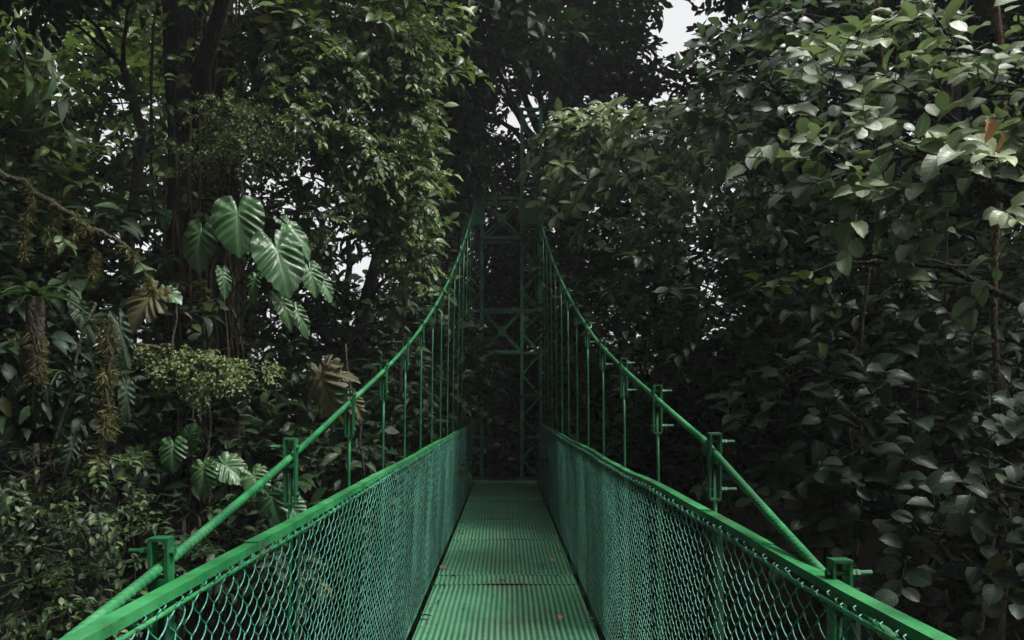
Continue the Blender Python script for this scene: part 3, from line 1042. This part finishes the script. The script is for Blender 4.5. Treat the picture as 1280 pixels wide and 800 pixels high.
def plants_left():
    rng = np.random.default_rng(77)
    # --- the big dark trunk hung with roots
    bx, by = -3.62, 9.3
    g = float(ground_z(bx, by)) - .2
    root = empty('mossy_tree', 'massive dark tree trunk hung with reddish aerial roots on the left', 'tree', None, (bx, by, g))
    off = np.array((bx, by, g))
    t = np.linspace(0, 1, 26)
    P = np.stack([-.0 + .10 * np.sin(t * 4), .1 * np.sin(t * 3 + 1), t * 17], 1)
    tb = MB()
    tb.tube(P, .40 + .24 * (1 - t) ** 3 - .06 * t, 40, lobes=lambda th, i: 1 + .12 * np.sin(4 * th + i * .22) + .08 * np.sin(7 * th - i * .4) + .05 * np.sin(11 * th + i * .9) + .04 * np.sin(3 * th + i * 1.7))
    for k in range(9):
        a = rng.uniform(0, 6.28)
        z0 = rng.uniform(8.5, 15)
        e = np.array((math.cos(a) * rng.uniform(1.5, 4), math.sin(a) * rng.uniform(1.5, 4), z0 + rng.uniform(.5, 2.5)))
        lp, lr = limb((0, 0, z0), e, .13, .03, 9, .05, .07, rng)
        tb.tube(lp, lr, 9)
    tb.build('trunk', M['bark'], root, smooth=True)
    for k in range(34):                                               # aerial roots down the trunk, most on the sunny side
        a = rng.normal(-.55, .55)
        rr = rng.uniform(.42, .64)
        z1 = rng.uniform(7, 13)
        z0 = rng.uniform(2.5, z1 - 2)
        n = 12
        q = np.stack([math.cos(a) * rr + np.cumsum(rng.normal(0, .03, n)), math.sin(a) * rr + np.cumsum(rng.normal(0, .03, n)), np.linspace(z1, z0, n)], 1)
        MB().tube(q, np.linspace(.016, .006, n) * rng.uniform(.4, 1.4), 6).build('aerial_root', M['rbark'], root, smooth=True)
    mo = MB()
    moss_on(mo, rng, P[8:], np.linspace(.45, .40, 18), 5200, .10, 1.0, .25)
    mo.build('moss', M['moss'], root)
    cl = empty('climbing_vine', 'small-leaved climbing vine wrapping the massive dark trunk', 'climbing plant', None, (bx, by, g))
    k = 130
    zz = rng.uniform(5, 14, k)
    aa = rng.normal(-1.45, .8, k)
    b = np.stack([np.cos(aa) * .46, np.sin(aa) * .46, zz], 1)
    vb = MB()
    twigs(vb, rng, b, np.stack([np.cos(aa), np.sin(aa), rng.normal(-.3, .5, k)], 1), .26, 7, 'ovals', .12, 'alt', .5, .6, .45, .4, hang=.5, twig_r=.003)
    vb.build('foliage', [M['fresh'], M['twig']], cl, smooth=True)
    sb = MB()
    for q in range(3):
        z_ = np.linspace(4.5, 14, 60)
        a_ = z_ * (.35 + .1 * q) + q * 2
        sb.tube(np.stack([np.cos(a_) * .46, np.sin(a_) * .46, z_], 1), .014, 6)
    sb.build('stem', M['rbark'], cl, smooth=True)
    cb = MB()
    pts, U, _ = blob_points(rng, [((0.8, 0, 15.5), (4.2, 4, 1.8)), ((-2.4, .5, 14.5), (2.5, 3, 1.5))], 700)
    twigs(cb, rng, pts, U + np.array((0, 0, .4)), .6, 7, 'ovals', .2, 'alt')
    cb.build('crown', [M['deep'], M['twig']], root)

    # --- the slim forked trunk left of it
    tree('slim_forked_tree', 'slim dark tree forking near the top left, left of the massive trunk', 'tree', (-5.35, 11.2),
         [B(40, -60, 10.8, 110, 50), B(170, -90, 11, 100, 40), B(60, 20, 11.5, 60, 18, w=.4)],
         'deep', .2, 'oval', 300, 7, .55, 'alt', .155, seed=31, top=6.2, limb_r=.8, lean=.0)
    fk = MB()
    # --- bright leafy tree of the upper left centre
    tree('glossy_leaved_tree', 'tall glossy green tree left of the tower with single bright yellowish leaves', 'tree', (-1.9, 11.4),
         [B(385, 55, 9.5, 60, 40), B(460, 40, 9.7, 60, 45), B(530, 55, 10.5, 40, 40), B(425, 140, 9.6, 60, 40), B(495, 150, 10.2, 40, 45), B(400, 225, 9.8, 55, 35), B(465, 245, 10, 45, 40), B(505, 235, 10.5, 30, 50), B(340, 95, 9.3, 40, 40, w=.7), B(350, 30, 9, 50, 35), B(430, -20, 9.5, 90, 35), B(500, 330, 10.6, 35, 60, w=.6)],
         'fresh', .20, 'oval', 560, 6, .45, 'alt', .13, seed=32, tint0=.36, tintv=.5, up=.8, droop=.35, face=(.25, -.5, 0), top=6.2, twig_r=.0045)
    tree('glossy_leaved_tree', 'sparse hanging tree beside the bright sky gap left of the cable', 'tree', (-2.6, 13.2),
         [B(445, 370, 12.5, 40, 40, w=.4), B(350, 300, 12.2, 40, 55, w=1.3), B(385, 345, 12.4, 35, 40, w=1.2), B(400, 430, 11.5, 60, 50), B(490, 400, 12.5, 45, 60), B(370, 390, 11, 40, 40, w=.6), B(520, 300, 13.5, 30, 60), B(470, 470, 11.5, 60, 40)],
         'deep', .19, 'oval', 420, 7, .5, 'alt', .11, seed=33, tint0=.5, tintv=.35, hang=.4, droop=.5)
    tree('hanging_creeper', 'curtain of tiny leaves cascading down in front of the glossy tree left of the tower', 'creeper', (-1.15, 10.6),
         [B(512, 130, 9.6, 22, 50), B(520, 220, 9.7, 20, 60), B(500, 60, 9.6, 40, 35), B(455, 190, 9.2, 40, 30), B(380, 150, 8.9, 45, 30), B(410, 90, 9.0, 40, 30), B(515, 310, 9.9, 18, 60), B(405, 270, 9.3, 25, 25)],
         'fresh', .085, 'ovals', 620, 11, .34, 'alt', .05, seed=39, tint0=.42, tintv=.45, hang=.6, droop=.6, twig_r=.003, limb_r=.4, face=(.25, -.4, 0))
    # --- leafage behind the trunks on the far left
    tree('backlit_tree', 'yellow-green backlit tree behind the slim forked trunk at the upper left', 'tree', (-8.6, 14.5),
         [B(40, 190, 13.5, 70, 50), B(110, 250, 14, 70, 45), B(60, 110, 14, 70, 35, w=.7), B(180, 130, 14.5, 40, 80), B(20, 290, 13, 70, 50), B(110, 40, 14.5, 60, 40, w=.6), B(200, 40, 15, 60, 50, w=.7), B(-60, 120, 13, 60, 120), B(300, 150, 14.5, 40, 60, w=.5), B(310, 50, 15, 40, 50, w=.6), B(150, 130, 14, 35, 40)],
         'fresh', .24, 'oval', 640, 7, .6, 'alt', .17, seed=34, tint0=.55, tintv=.4)
    tree('dark_leaved_tree', 'dim blue-green leafy tree below the mossy branch at the left edge', 'tree', (-6.4, 8.6),
         [B(40, 370, 8.2, 80, 60), B(120, 310, 8.6, 70, 40), B(150, 420, 8.4, 60, 60), B(30, 470, 7.6, 70, 60), B(110, 520, 7.8, 70, 60), B(-50, 400, 8, 60, 120), B(20, 280, 8.4, 60, 30)],
         'deep', .20, 'oval', 520, 6, .5, 'alt', .13, seed=35, tint0=.3, tintv=.3, hang=.2)
    tree('dark_leaved_tree', 'blackish shrubby tree filling the hollow under the large philodendron leaves', 'tree', (-3.0, 10.4),
         [B(330, 480, 9.8, 70, 60), B(300, 560, 9.2, 80, 60), B(420, 560, 9.8, 70, 60), B(220, 520, 9.6, 60, 70), B(350, 640, 9, 90, 50), B(500, 540, 11, 60, 50), B(560, 470, 13, 40, 70)],
         'deep', .2, 'ovals', 600, 7, .5, 'alt', .1, seed=36, tint0=.35, tintv=.3)
    tree('small_leaved_shrub', 'fresh green small-leaved shrub hanging in sprays at the lower left', 'shrub', (-3.7, 6.3),
         [B(70, 590, 5.6, 60, 30), B(130, 560, 5.6, 40, 30), B(60, 660, 5.4, 60, 35), B(120, 640, 5.3, 45, 40), B(40, 730, 5.2, 60, 40), B(110, 760, 5, 60, 35), B(170, 600, 5.6, 25, 40, w=.6), B(10, 610, 5.4, 40, 60)],
         'fern', .058, 'ovals', 190, 11, .36, 'alt', .06, seed=37, tint0=.34, tintv=.45, hang=.5, droop=.6, up=.8, twig_r=.003, limb_r=.3)
    tree('small_leaved_shrub', 'dark small-leaved shrub in the shadow below the fresh sprays and the left clamp', 'shrub', (-2.9, 7.2),
         [B(170, 700, 6.4, 70, 50), B(250, 660, 6.6, 70, 40), B(80, 780, 6.0, 80, 60), B(330, 690, 7, 60, 40), B(30, 700, 6.5, 70, 80)],
         'deep', .10, 'ovals', 180, 9, .34, 'alt', .05, seed=38, tint0=.4, tintv=.35, hang=.3, droop=.4, twig_r=.003)

    # --- philodendrons
    C = (0, 0, 0)
    philodendron('climbing philodendron with big glossy heart-shaped leaves on the massive trunk', at(300, 420, 8.6),
                 [(at(251, 293, 7.9), (-.10, -.25, -1), (-.35, -.9, .45), .38, {}),
                  (at(297, 268, 7.7), (.10, -.25, -1), (.10, -.85, .60), .41, {}),
                  (at(346, 313, 7.6), (.40, -.25, -1), (.30, -.8, .55), .46, dict(narrow=.85)),
                  (at(362, 285, 7.9), (.75, -.1, -.8), (.5, -.5, .7), .36, dict(narrow=.55)),
                  (at(388, 340, 7.8), (.35, -.2, -1), (.3, -.7, .5), .25, dict(narrow=.75)),
                  (at(352, 378, 8.0), (.45, -.2, -.9), (.5, -.7, .3), .30, dict(narrow=.55)),
                  (at(279, 345, 8.2), (.25, -.2, -1), (.6, -.6, .3), .24, dict(narrow=.55)),
                  (at(402, 352, 7.9), (.55, -.2, -.9), (.4, -.7, .5), .24, dict(narrow=.6, ragged=.06)),
                  (at(372, 392, 8.1), (.5, -.2, -.9), (.4, -.8, .3), .28, dict(narrow=.5)),
                  (at(318, 352, 8.2), (-.1, -.2, -1), (-.2, -.8, .5), .22, dict(narrow=.6, ragged=.05)),
                  (at(205, 270, 8.4), (.1, -.2, -1), (-.2, -.9, .3), .15, {})],
                 seed=3, stem_to=at(285, 250, 8.5))
    philodendron('climbing plant with one large red-edged split leaf at the tip of the mossy branch', at(214, 470, 7.2),
                 [(at(188, 372, 6.5), (-.45, -.30, -.75), (.0, -.75, .75), .33, dict(split=.45, mat='tan', ragged=.05, label='large olive leaf split between its veins')),
                  (at(206, 365, 6.6), (.7, -.2, -.35), (.1, -.6, .8), .18, dict(split=.5, ragged=.1))],
                 seed=4, stem_to=at(222, 355, 7.2))
    philodendron('climbing plant with a huge ragged tan leaf hanging behind the left cable', at(455, 600, 7.6),
                 [(at(402, 474, 6.9), (.30, -.35, -.9), (-.45, -.75, .35), .42, dict(ragged=.34, narrow=.85, curl=.5, mat='tan', label='huge withered tan leaf with torn edges')),
                  (at(424, 470, 7.0), (.9, -.2, -.1), (.0, -.6, .8), .20, dict(mat='tan', ragged=.1, narrow=.6)),
                  (at(440, 500, 7.2), (.55, -.1, -.9), (.3, -.8, .2), .22, dict(mat='tan', ragged=.2, narrow=.7))],
                 seed=5, stem_to=at(432, 430, 7.6), leaf='tan')
    philodendron('low climbing plant with scalloped light green leaves on the dark trunk foot', at(262, 660, 7.4),
                 [(at(216, 560, 6.8), (.02, -.25, -1), (-.1, -.9, .4), .21, dict(split=.15)),
                  (at(236, 548, 6.9), (.25, -.2, .5), (.1, -.9, .4), .15, dict(split=.15)),
                  (at(254, 588, 6.7), (.15, -.3, -1), (-.3, -.85, .45), .22, dict(split=.35)),
                  (at(282, 582, 6.8), (.75, -.2, -.5), (.1, -.7, .7), .24, dict(split=.3)),
                  (at(318, 596, 6.7), (.4, -.2, -.8), (.1, -.9, .4), .20, dict(split=.2)),
                  (at(340, 622, 6.5), (.25, -.2, -1), (-.2, -.9, .4), .25, dict(ragged=.12, split=.3)),
                  (at(362, 632, 6.6), (.6, -.2, -.7), (.2, -.9, .4), .20, dict(ragged=.08))],
                 seed=6, stem_to=at(250, 470, 7.6))
    philodendron('dark arrow-leaved climber drooping at the lower left edge', at(20, 690, 5.6),
                 [(at(8, 620, 5.2), (.35, -.2, -1), (.2, -.9, .3), .26, dict(narrow=.6)),
                  (at(150, 410, 5.8), (.35, -.2, -1), (.3, -.8, .5), .30, dict(narrow=.38)),
                  (at(100, 390, 6.0), (.5, -.2, -.8), (.1, -.7, .6), .26, dict(narrow=.42)),
                  (at(158, 490, 5.5), (.12, -.2, -1), (.4, -.8, .3), .22, dict(narrow=.4)),
                  (at(43, 485, 5.2), (.02, -.1, -1), (-.2, -.9, .3), .25, dict(narrow=.34)),
                  (at(18, 480, 5.2), (-.3, -.2, -.8), (-.1, -.8, .5), .12, dict(narrow=.6)),
                  (at(60, 490, 5.2), (.1, -.2, -1), (-.1, -.9, .4), .10, dict(narrow=.6)),
                  (at(110, 500, 5.5), (-.1, -.2, -1), (-.5, -.8, .2), .22, dict(narrow=.35)),
                  (at(90, 560, 5.4), (-.2, -.2, -1), (.5, -.8, .2), .2, dict(narrow=.4))],
                 leaf='dull', seed=7, name='climbing_plant', stem_to=at(120, 380, 5.9))

    # --- epiphytes: pads of tiny leaves on horizontal branches
    for (label, blobs, a, b, tint, sd) in (
            ('upper of two small-leaved epiphytes growing out from the massive trunk', [B(285, 140, 8.4, 50, 10), B(330, 158, 8.2, 40, 8)], at(250, 150, 8.9), at(362, 160, 8.2), .45, 1),
            ('lower of two small-leaved epiphytes growing out from the massive trunk, above the glossy leaves', [B(260, 195, 8.5, 35, 12), B(305, 190, 8.3, 48, 14)], at(245, 205, 9.0), at(350, 200, 8.3), .45, 2),
            ('pale green epiphyte shelf reaching right below the large glossy leaves', [B(205, 450, 7.3, 38, 8), B(255, 460, 7.2, 45, 10), B(308, 468, 7.2, 40, 5), B(262, 492, 7.3, 16, 9, w=.6)], at(170, 432, 7.6), at(340, 470, 7.2), .8, 3)):
        loc = np.array(a)
        r_ = empty('epiphyte', label, 'epiphyte', None, loc)
        p, rad = limb(a, b, .028, .008, 10, .02, .03, rng)
        s_ = MB()
        s_.tube(p - loc, rad, 7)
        s_.build('branch', M['rbark'], r_, smooth=True)
        c_ = MB()
        g_ = np.random.default_rng(sd)
        pts, U, _ = blob_points(g_, blobs, 190)
        twigs(c_, g_, pts - loc, U * .9 + np.array((.1, -.2, .2)), .17, 10, 'tiny', .042, 'spiral', .8, .5, tint, .35, twig_r=.002, hang=.2)
        c_.build('foliage', [M['small'], M['twig']], r_)

    # --- mossy branch of a tree standing just outside the frame
    bx, by = -4.75, 5.9
    g = float(ground_z(bx, by)) - .2
    rt = empty('mossy_tree', 'tree at the left edge with a long thin mossy branch sloping down to the right', 'tree', None, (bx, by, g))
    off = np.array((bx, by, g))
    P = np.stack([.05 * np.sin(t * 5), .05 * np.sin(t * 4 + 1), t * 13], 1)
    q = MB()
    q.tube(P, .17 - .05 * t, 14, lobes=lambda th, i: 1 + .1 * np.sin(3 * th + i * .2))
    q.build('trunk', M['bark'], rt, smooth=True)
    path = np.array([(bx + .1, by, at(0, 170, by)[2]), at(-20, 205, 5.7), at(30, 232, 5.6), at(75, 258, 5.5), at(110, 285, 5.5), at(150, 300, 5.5), at(172, 330, 5.5), at(186, 350, 5.5), at(192, 372, 5.5)])
    ti = np.linspace(0, len(path) - 1, 34)
    path = np.stack([np.interp(ti, np.arange(len(path)), path[:, k]) for k in range(3)], 1)
    path[1:-1] += rng.normal(0, .012, (32, 3))
    q = MB()
    q.tube(path - off, np.linspace(.030, .008, 34), 8)
    q.build('branch', M['twig'], rt, smooth=True)
    mo = MB()
    moss_on(mo, rng, path - off, np.linspace(.024, .010, 34), 2600, .055, .9, .5)
    for c in ((40, 260), (70, 275), (95, 285), (60, 300), (30, 285), (120, 330)):        # hanging tufts of moss
        a = at(c[0], c[1] - 16, 5.5)
        pp, _ = limb(a, a - np.array((rng.normal(0, .03), 0, rng.uniform(.18, .4))), .01, .01, 7, 0, .1, rng)
        moss_on(mo, rng, pp - off, .018, 380, .05, 1.0, .5)
    mo.build('moss', M['moss'], rt)
    cb = MB()
    g_ = np.random.default_rng(41)
    pts, U, _ = blob_points(g_, [(np.array((-.2, 0, 12.8)), (2.2, 2.2, 1.0))], 260)
    twigs(cb, g_, pts, U + np.array((0, 0, .2)), .6, 7, 'lance', .28, 'alt', hang=.9, tint0=.4)
    tw = np.array([at(22, 60, 5.4), at(45, 40, 5.4), at(60, 70, 5.5), at(35, 90, 5.4), at(10, 30, 5.3), at(65, 130, 5.5)]) - off
    twigs(cb, g_, tw, np.tile((.3, -.1, -.4), (6, 1)), .25, 3, 'lance', .27, 'alt', .3, .4, .35, .2, hang=1.6)
    tw = np.array([at(58, 285, 5.5), at(75, 290, 5.5), at(85, 350, 5.5), at(170, 320, 5.5)]) - off
    twigs(cb, g_, tw, np.tile((.2, -.2, -.2), (4, 1)), .16, 4, 'oval', .10, 'alt', .6, .2, .8, .2, hang=.6)
    cb.build('crown', [M['strap'], M['twig']], rt)

    # --- mossy hanging stem and mossy stub with strap leaves
    loc = at(130, 600, 5.45)
    v = empty('hanging_moss', 'ragged strand of brown and yellow moss hanging among drooping dark leaves at left', 'moss strand', None, loc)
    pp = np.array([at(128, 400, 5.6), at(140, 440, 5.5), at(132, 480, 5.5), at(138, 520, 5.45), at(126, 560, 5.45), at(118, 590, 5.4)])
    ti = np.linspace(0, 5, 26)
    pp = np.stack([np.interp(ti, np.arange(6), pp[:, k]) for k in range(3)], 1)
    s_ = MB()
    s_.tube(pp - loc, np.linspace(.014, .006, 26), 6)
    s_.build('stem', M['twig'], v, smooth=True)
    mo = MB()
    moss_on(mo, rng, pp - loc, np.linspace(.05, .03, 26), 2300, .06, .9, .35)
    mo.build('moss', M['moss'], v)

    loc = at(46, 480, 5.2)
    v = empty('mossy_stump', 'upright mossy stub crowned with green strap leaves at the left edge', 'stump', None, loc)
    a = at(45, 372, 5.2)
    p, r = limb(loc, a, .05, .06, 8, 0, .02, rng)
    MB().tube(p - loc, r, 9).build('stub', M['twig'], v, smooth=True)
    mo = MB()
    moss_on(mo, rng, p - loc, r, 1500, .05, .9, .4)
    mo.build('moss', M['moss'], v)
    n = 13
    an = np.arange(n) * 2.4
    d = np.stack([np.cos(an), np.sin(an), rng.uniform(.25, 1.0, n)], 1)
    X, D, Z = frames(d, np.tile((0, 0, 1.0), (n, 1)) - d * .2)
    lf = MB()
    lf.stamp(TPL['strap'], np.tile(a - loc, (n, 1)), X, D, Z, rng.uniform(.26, .42, n), rng.uniform(.3, .9, n))
    lf.build('leaves', M['strap'], v, smooth=True)


plants_left()

# ------------------------------------------------------------------ lianas
def lianas():
    rng = np.random.default_rng(15)
    specs = [(528, 8.5, 13.0, 'dark', 'leafy liana curtain falling left of the tower'),
             (560, 8.5, 14.5, 'dark', 'leafy liana nearest the left side of the tower'),
             (1085, 5.5, 6.6, 'thin', 'thin pale liana between the two round-leaved plants at right'),
             (1240, 5.5, 6.2, 'mossy', 'mossy liana hanging at the far right edge'),
             (1190, 6.0, 7.2, 'thin', 'bare thin liana left of the mossy one at right'),
             (345, 7.5, 9.6, 'thin', 'thin brown liana hanging just right of the massive trunk'),
             (575, 9, 15.2, 'thin', 'bare liana hanging in front of the left tower leg'),
             (640, 6.3, 18.0, 'dark', 'leafy liana hanging behind the tower gateway'),
             (700, 9, 17.5, 'dark', 'leafy liana hanging behind the right mast of the tower')]
    for px, zt, Y, kind, label in specs:
        X = (px - VX) * Y / F
        g = float(ground_z(X, Y))
        loc = np.array((X, Y, g))
        r_ = empty('liana', label, 'liana', None, loc)
        n = 24
        t = np.linspace(0, 1, n)
        ph = rng.uniform(0, 6, 3)
        P = np.stack([.12 * np.sin(t * 7 + ph[0]) + .05 * np.sin(t * 23 + ph[1]), .1 * np.sin(t * 6 + ph[2]), (zt - g) * (1 - t)], 1)
        rad = dict(dark=.035, thin=.013, mossy=.028)[kind]
        MB().tube(P, np.linspace(rad, rad * .7, n), 7).build('stem', M['rbark'], r_, smooth=True)
        if kind == 'mossy':
            mo = MB()
            moss_on(mo, rng, P, rad, 2600, .06, .9, .45)
            mo.build('moss', M['moss'], r_)
        if kind == 'dark':
            k = 260
            i = rng.integers(0, n - 1, k)
            b = P[i] + (P[i + 1] - P[i]) * rng.random((k, 1)) + rng.normal(0, .10, (k, 3))
            cb = MB()
            twigs(cb, rng, b, rng.normal(0, 1, (k, 3)) + np.array((0, -.2, -.1)), .3, 6, 'ovals', .15, 'alt', .6, .5, .4, .3, hang=.5)
            cb.build('foliage', [M['deep'], M['twig']], r_)


lianas()

# ------------------------------------------------------------------ the forest behind and overhead
def forest():
    # one tall tree of each of three kinds, then copies
    protos = []
    for k, (seed, leaf) in enumerate(((51, 'deep'), (52, 'dull'), (53, 'deep'))):
        rng = np.random.default_rng(seed)
        root = empty('forest_tree', 'x', 'tree', 'trees of the forest behind the bridge tower')
        H = 15
        t = np.linspace(0, 1, 14)
        P = np.stack([.25 * np.sin(t * 3 + seed), .2 * np.sin(t * 4 + seed), t * H], 1)
        tb = MB()
        tb.tube(P, .24 - .16 * t, 12, lobes=lambda th, i: 1 + .12 * np.sin(3 * th + i * .3))
        blobs = []
        for j in range(15):
            z = 1.2 + j * .95 + rng.uniform(-.3, .3)
            a = j * 2.4 + rng.uniform(-.4, .4)
            rr = rng.uniform(.6, 1.6)
            c = np.array((math.cos(a) * rr, math.sin(a) * rr, z))
            blobs.append((c, (rng.uniform(.8, 1.3), rng.uniform(.8, 1.3), rng.uniform(.4, .7))))
            lp, lr = limb((0, 0, max(.5, z - rr * .4)), c, .06, .012, 8, .08, .07, rng)
            tb.tube(lp, lr, 6)
        tb.build('trunk', M['bark'], root, smooth=True)
        cb = MB()
        pts, U, _ = blob_points(rng, blobs, 1500)
        twigs(cb, rng, pts, U + rng.normal(0, .3, (1500, 3)) + np.array((0, 0, .3)), .6, 8, 'ovals', .23, 'alt', .9, .35, .4, .35, twig_r=.006)
        cb.build('crown', [M[leaf], M['twig']], root, smooth=True)
        protos.append(root)
    spots = [(-6.7, 19.2), (-1.2, 19.4), (1.9, 20.2), (6.3, 17.6), (7.2, 15.5), (8.4, 12.0), (10.2, 18), (-10.6, 17), (12.5, 15), (10.5, 9), (12, 5.5), (-12, 12), (-9.8, 8.5), (-8.8, 5), (-14.5, 20),
             (-.2, 24, .55), (8.2, 22.5), (13.5, 22), (-9.5, 25, .8), (-16, 27, .8), (-4.6, 27, .38), (1.5, 29, .75), (5.4, 28, .55), (-7, 33, .4), (-3.5, 36, .42), (-12, 36, .6), (4.5, 37, .7), (10, 31, .9), (16, 29), (9, 40, .7), (-20, 34, .7), (-17, 42, .6), (0, 44, .7),
             (-5.0, .8), (-4.9, -3.6), (-4.4, -8.2), (-.5, -12.5), (4.0, -11), (8.4, -7.5), (-9, -2), (-8.5, -9), (9.5, -2.5, .6), (-2.9, -6, 1.1)]  # unseen trees around the camera, added to narrow the open sky
    rng = np.random.default_rng(9)
    for i, (x, y, *sz) in enumerate(spots):
        o = protos[i] if i < 3 else copy_tree(protos[i % 3])
        o.location = (x, y, float(ground_z(x, y)) - .2)
        o.rotation_euler = (0, 0, rng.uniform(0, 6.28))
        s = rng.uniform(.85, 1.15) * (sz[0] if sz else 1)
        o.scale = (s, s, s)
        far = y > 22
        o['label'] = 'far leafy tree in the dense forest beyond the bridge tower' if far else 'dark leafy tree crowding the ravine beside the footbridge'
        o['group'] = 'trees of the forest beyond the tower' if far else 'trees crowding the ravine'
    # high canopy over the far half of the bridge
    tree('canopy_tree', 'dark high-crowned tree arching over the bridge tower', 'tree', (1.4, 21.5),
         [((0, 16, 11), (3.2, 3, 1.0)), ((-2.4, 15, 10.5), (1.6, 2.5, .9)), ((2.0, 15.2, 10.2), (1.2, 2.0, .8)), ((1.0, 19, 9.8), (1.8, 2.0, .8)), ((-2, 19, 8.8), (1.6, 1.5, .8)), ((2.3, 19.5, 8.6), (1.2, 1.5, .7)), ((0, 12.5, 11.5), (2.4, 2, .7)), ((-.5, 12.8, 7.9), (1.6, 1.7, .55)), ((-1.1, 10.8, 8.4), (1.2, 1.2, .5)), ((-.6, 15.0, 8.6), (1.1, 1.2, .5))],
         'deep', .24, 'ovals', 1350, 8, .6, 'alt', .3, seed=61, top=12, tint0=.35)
    tree('canopy_tree', 'unseen spreading tree placed high on the right to shade the plants below', 'tree', (8.2, 10.2),  # out-of-view crowns, set where they shade the right-hand plants
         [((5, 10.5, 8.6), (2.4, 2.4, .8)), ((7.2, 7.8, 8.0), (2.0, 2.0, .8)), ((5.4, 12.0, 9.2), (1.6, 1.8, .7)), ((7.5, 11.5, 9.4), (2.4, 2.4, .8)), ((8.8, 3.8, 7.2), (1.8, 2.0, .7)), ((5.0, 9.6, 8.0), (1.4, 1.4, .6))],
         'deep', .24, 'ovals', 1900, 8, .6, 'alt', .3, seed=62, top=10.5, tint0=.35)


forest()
tree('canopy_tree', 'unseen spreading tree added high on the left to close off the sky', 'tree', (-6.6, 3.6),  # crown out of view, added to cut the skylight from the left
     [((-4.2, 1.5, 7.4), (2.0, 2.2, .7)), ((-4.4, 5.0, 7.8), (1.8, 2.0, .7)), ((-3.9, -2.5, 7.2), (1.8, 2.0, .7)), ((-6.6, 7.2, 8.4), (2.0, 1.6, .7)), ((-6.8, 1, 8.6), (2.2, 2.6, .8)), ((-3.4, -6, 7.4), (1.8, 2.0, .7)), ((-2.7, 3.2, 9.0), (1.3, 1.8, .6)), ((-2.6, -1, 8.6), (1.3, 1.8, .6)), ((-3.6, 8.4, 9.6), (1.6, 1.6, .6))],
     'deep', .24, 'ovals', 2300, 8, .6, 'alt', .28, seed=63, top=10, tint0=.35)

# ------------------------------------------------------------------ undergrowth
def undergrowth():
    rng = np.random.default_rng(71)
    mb = MB()
    n = 5200
    x = rng.uniform(-16, 16, n)
    y = rng.uniform(3, 34, n)
    ok = ~((np.abs(x) < 1.0) & (y < 17.5))
    x, y = x[ok], y[ok]
    b = np.stack([x, y, ground_z(x, y)], 1)
    L = rng.uniform(.4, 1.3, len(b))
    twigs(mb, rng, b, rng.normal(0, .5, (len(b), 3)) + np.array((0, 0, 1.3)), L, 8, 'oval', .26, 'spiral', .9, .25, .35, .35, twig_r=.006)
    o = mb.build('undergrowth', [M['deep'], M['twig']])
    tag(o, 'knee-high dark leafy undergrowth on the ravine floor', 'undergrowth', kind='stuff')


undergrowth()

# ------------------------------------------------------------------ thin haze volume, added to lift the dark tones
def added_haze():
    m, nt, out = new_mat('added_haze')
    v = N(nt, 'ShaderNodeVolumePrincipled')
    v.inputs['Color'].default_value = (.86, .92, .95, 1)
    v.inputs['Density'].default_value = HAZE
    v.inputs['Anisotropy'].default_value = .2
    nt.links.new(v.outputs[0], out.inputs['Volume'])
    o = MB().box((0, 0, 16.0), (900, 900, 46)).build('haze', [m])
    tag(o, 'thin pale haze volume added to lift the dark tones', 'added_haze', kind='stuff')


HAZE = .0013
if HAZE > 0:
    added_haze()

# ------------------------------------------------------------------ light, sky, camera
w = bpy.data.worlds.new('World')
sc.world = w
w.use_nodes = True
nt = w.node_tree
bg = nt.nodes['Background']
sky = nt.nodes.new('ShaderNodeTexSky')
sky.sky_type = 'NISHITA'
sky.sun_disc = False
SUN_EL, SUN_AZ = 60.0, 108.0      # azimuth clockwise from +Y (the way the camera looks)
sky.sun_elevation = R(SUN_EL)
sky.sun_rotation = R(SUN_AZ)
sky.air_density = 1.0
sky.dust_density = 4.0
hs = nt.nodes.new('ShaderNodeHueSaturation')
hs.inputs['Saturation'].default_value = .04     # white overcast
nt.links.new(sky.outputs[0], hs.inputs['Color'])
nt.links.new(hs.outputs[0], bg.inputs['Color'])
bg.inputs['Strength'].default_value = .085

sd = bpy.data.lights.new('sun', 'SUN')
sd.energy = 1.5
sd.angle = R(11)
sd.color = (1.0, .97, .92)
so = bpy.data.objects.new('sun', sd)
COL.objects.link(so)
dirv = Vector((math.sin(R(SUN_AZ)) * math.cos(R(SUN_EL)), math.cos(R(SUN_AZ)) * math.cos(R(SUN_EL)), math.sin(R(SUN_EL))))
so.rotation_euler = dirv.to_track_quat('Z', 'Y').to_euler()

cd = bpy.data.cameras.new('camera')
cd.sensor_width = 36.0
cd.lens = 36.0 * F / 1280
cd.shift_x = (640 - VX) / 1280
cd.shift_y = (VY - 400) / 1280
cd.clip_start = .05
cd.clip_end = 2000
co = bpy.data.objects.new('camera', cd)
COL.objects.link(co)
co.location = (0, 0, EYE)
co.rotation_euler = (R(90), 0, 0)
sc.camera = co

vs = sc.view_settings
vs.view_transform = 'Standard'
vs.look = 'None'
vs.gamma = 1
vs.use_curve_mapping = False
vs.exposure = 1.6
sc.cycles.use_denoising = True
sc.cycles.max_bounces = 6
sc.cycles.diffuse_bounces = 4
sc.cycles.glossy_bounces = 3
sc.cycles.transmission_bounces = 4
sc.cycles.caustics_reflective = False
sc.cycles.caustics_refractive = False
sc.cycles.use_adaptive_sampling = True
sc.cycles.adaptive_threshold = .015
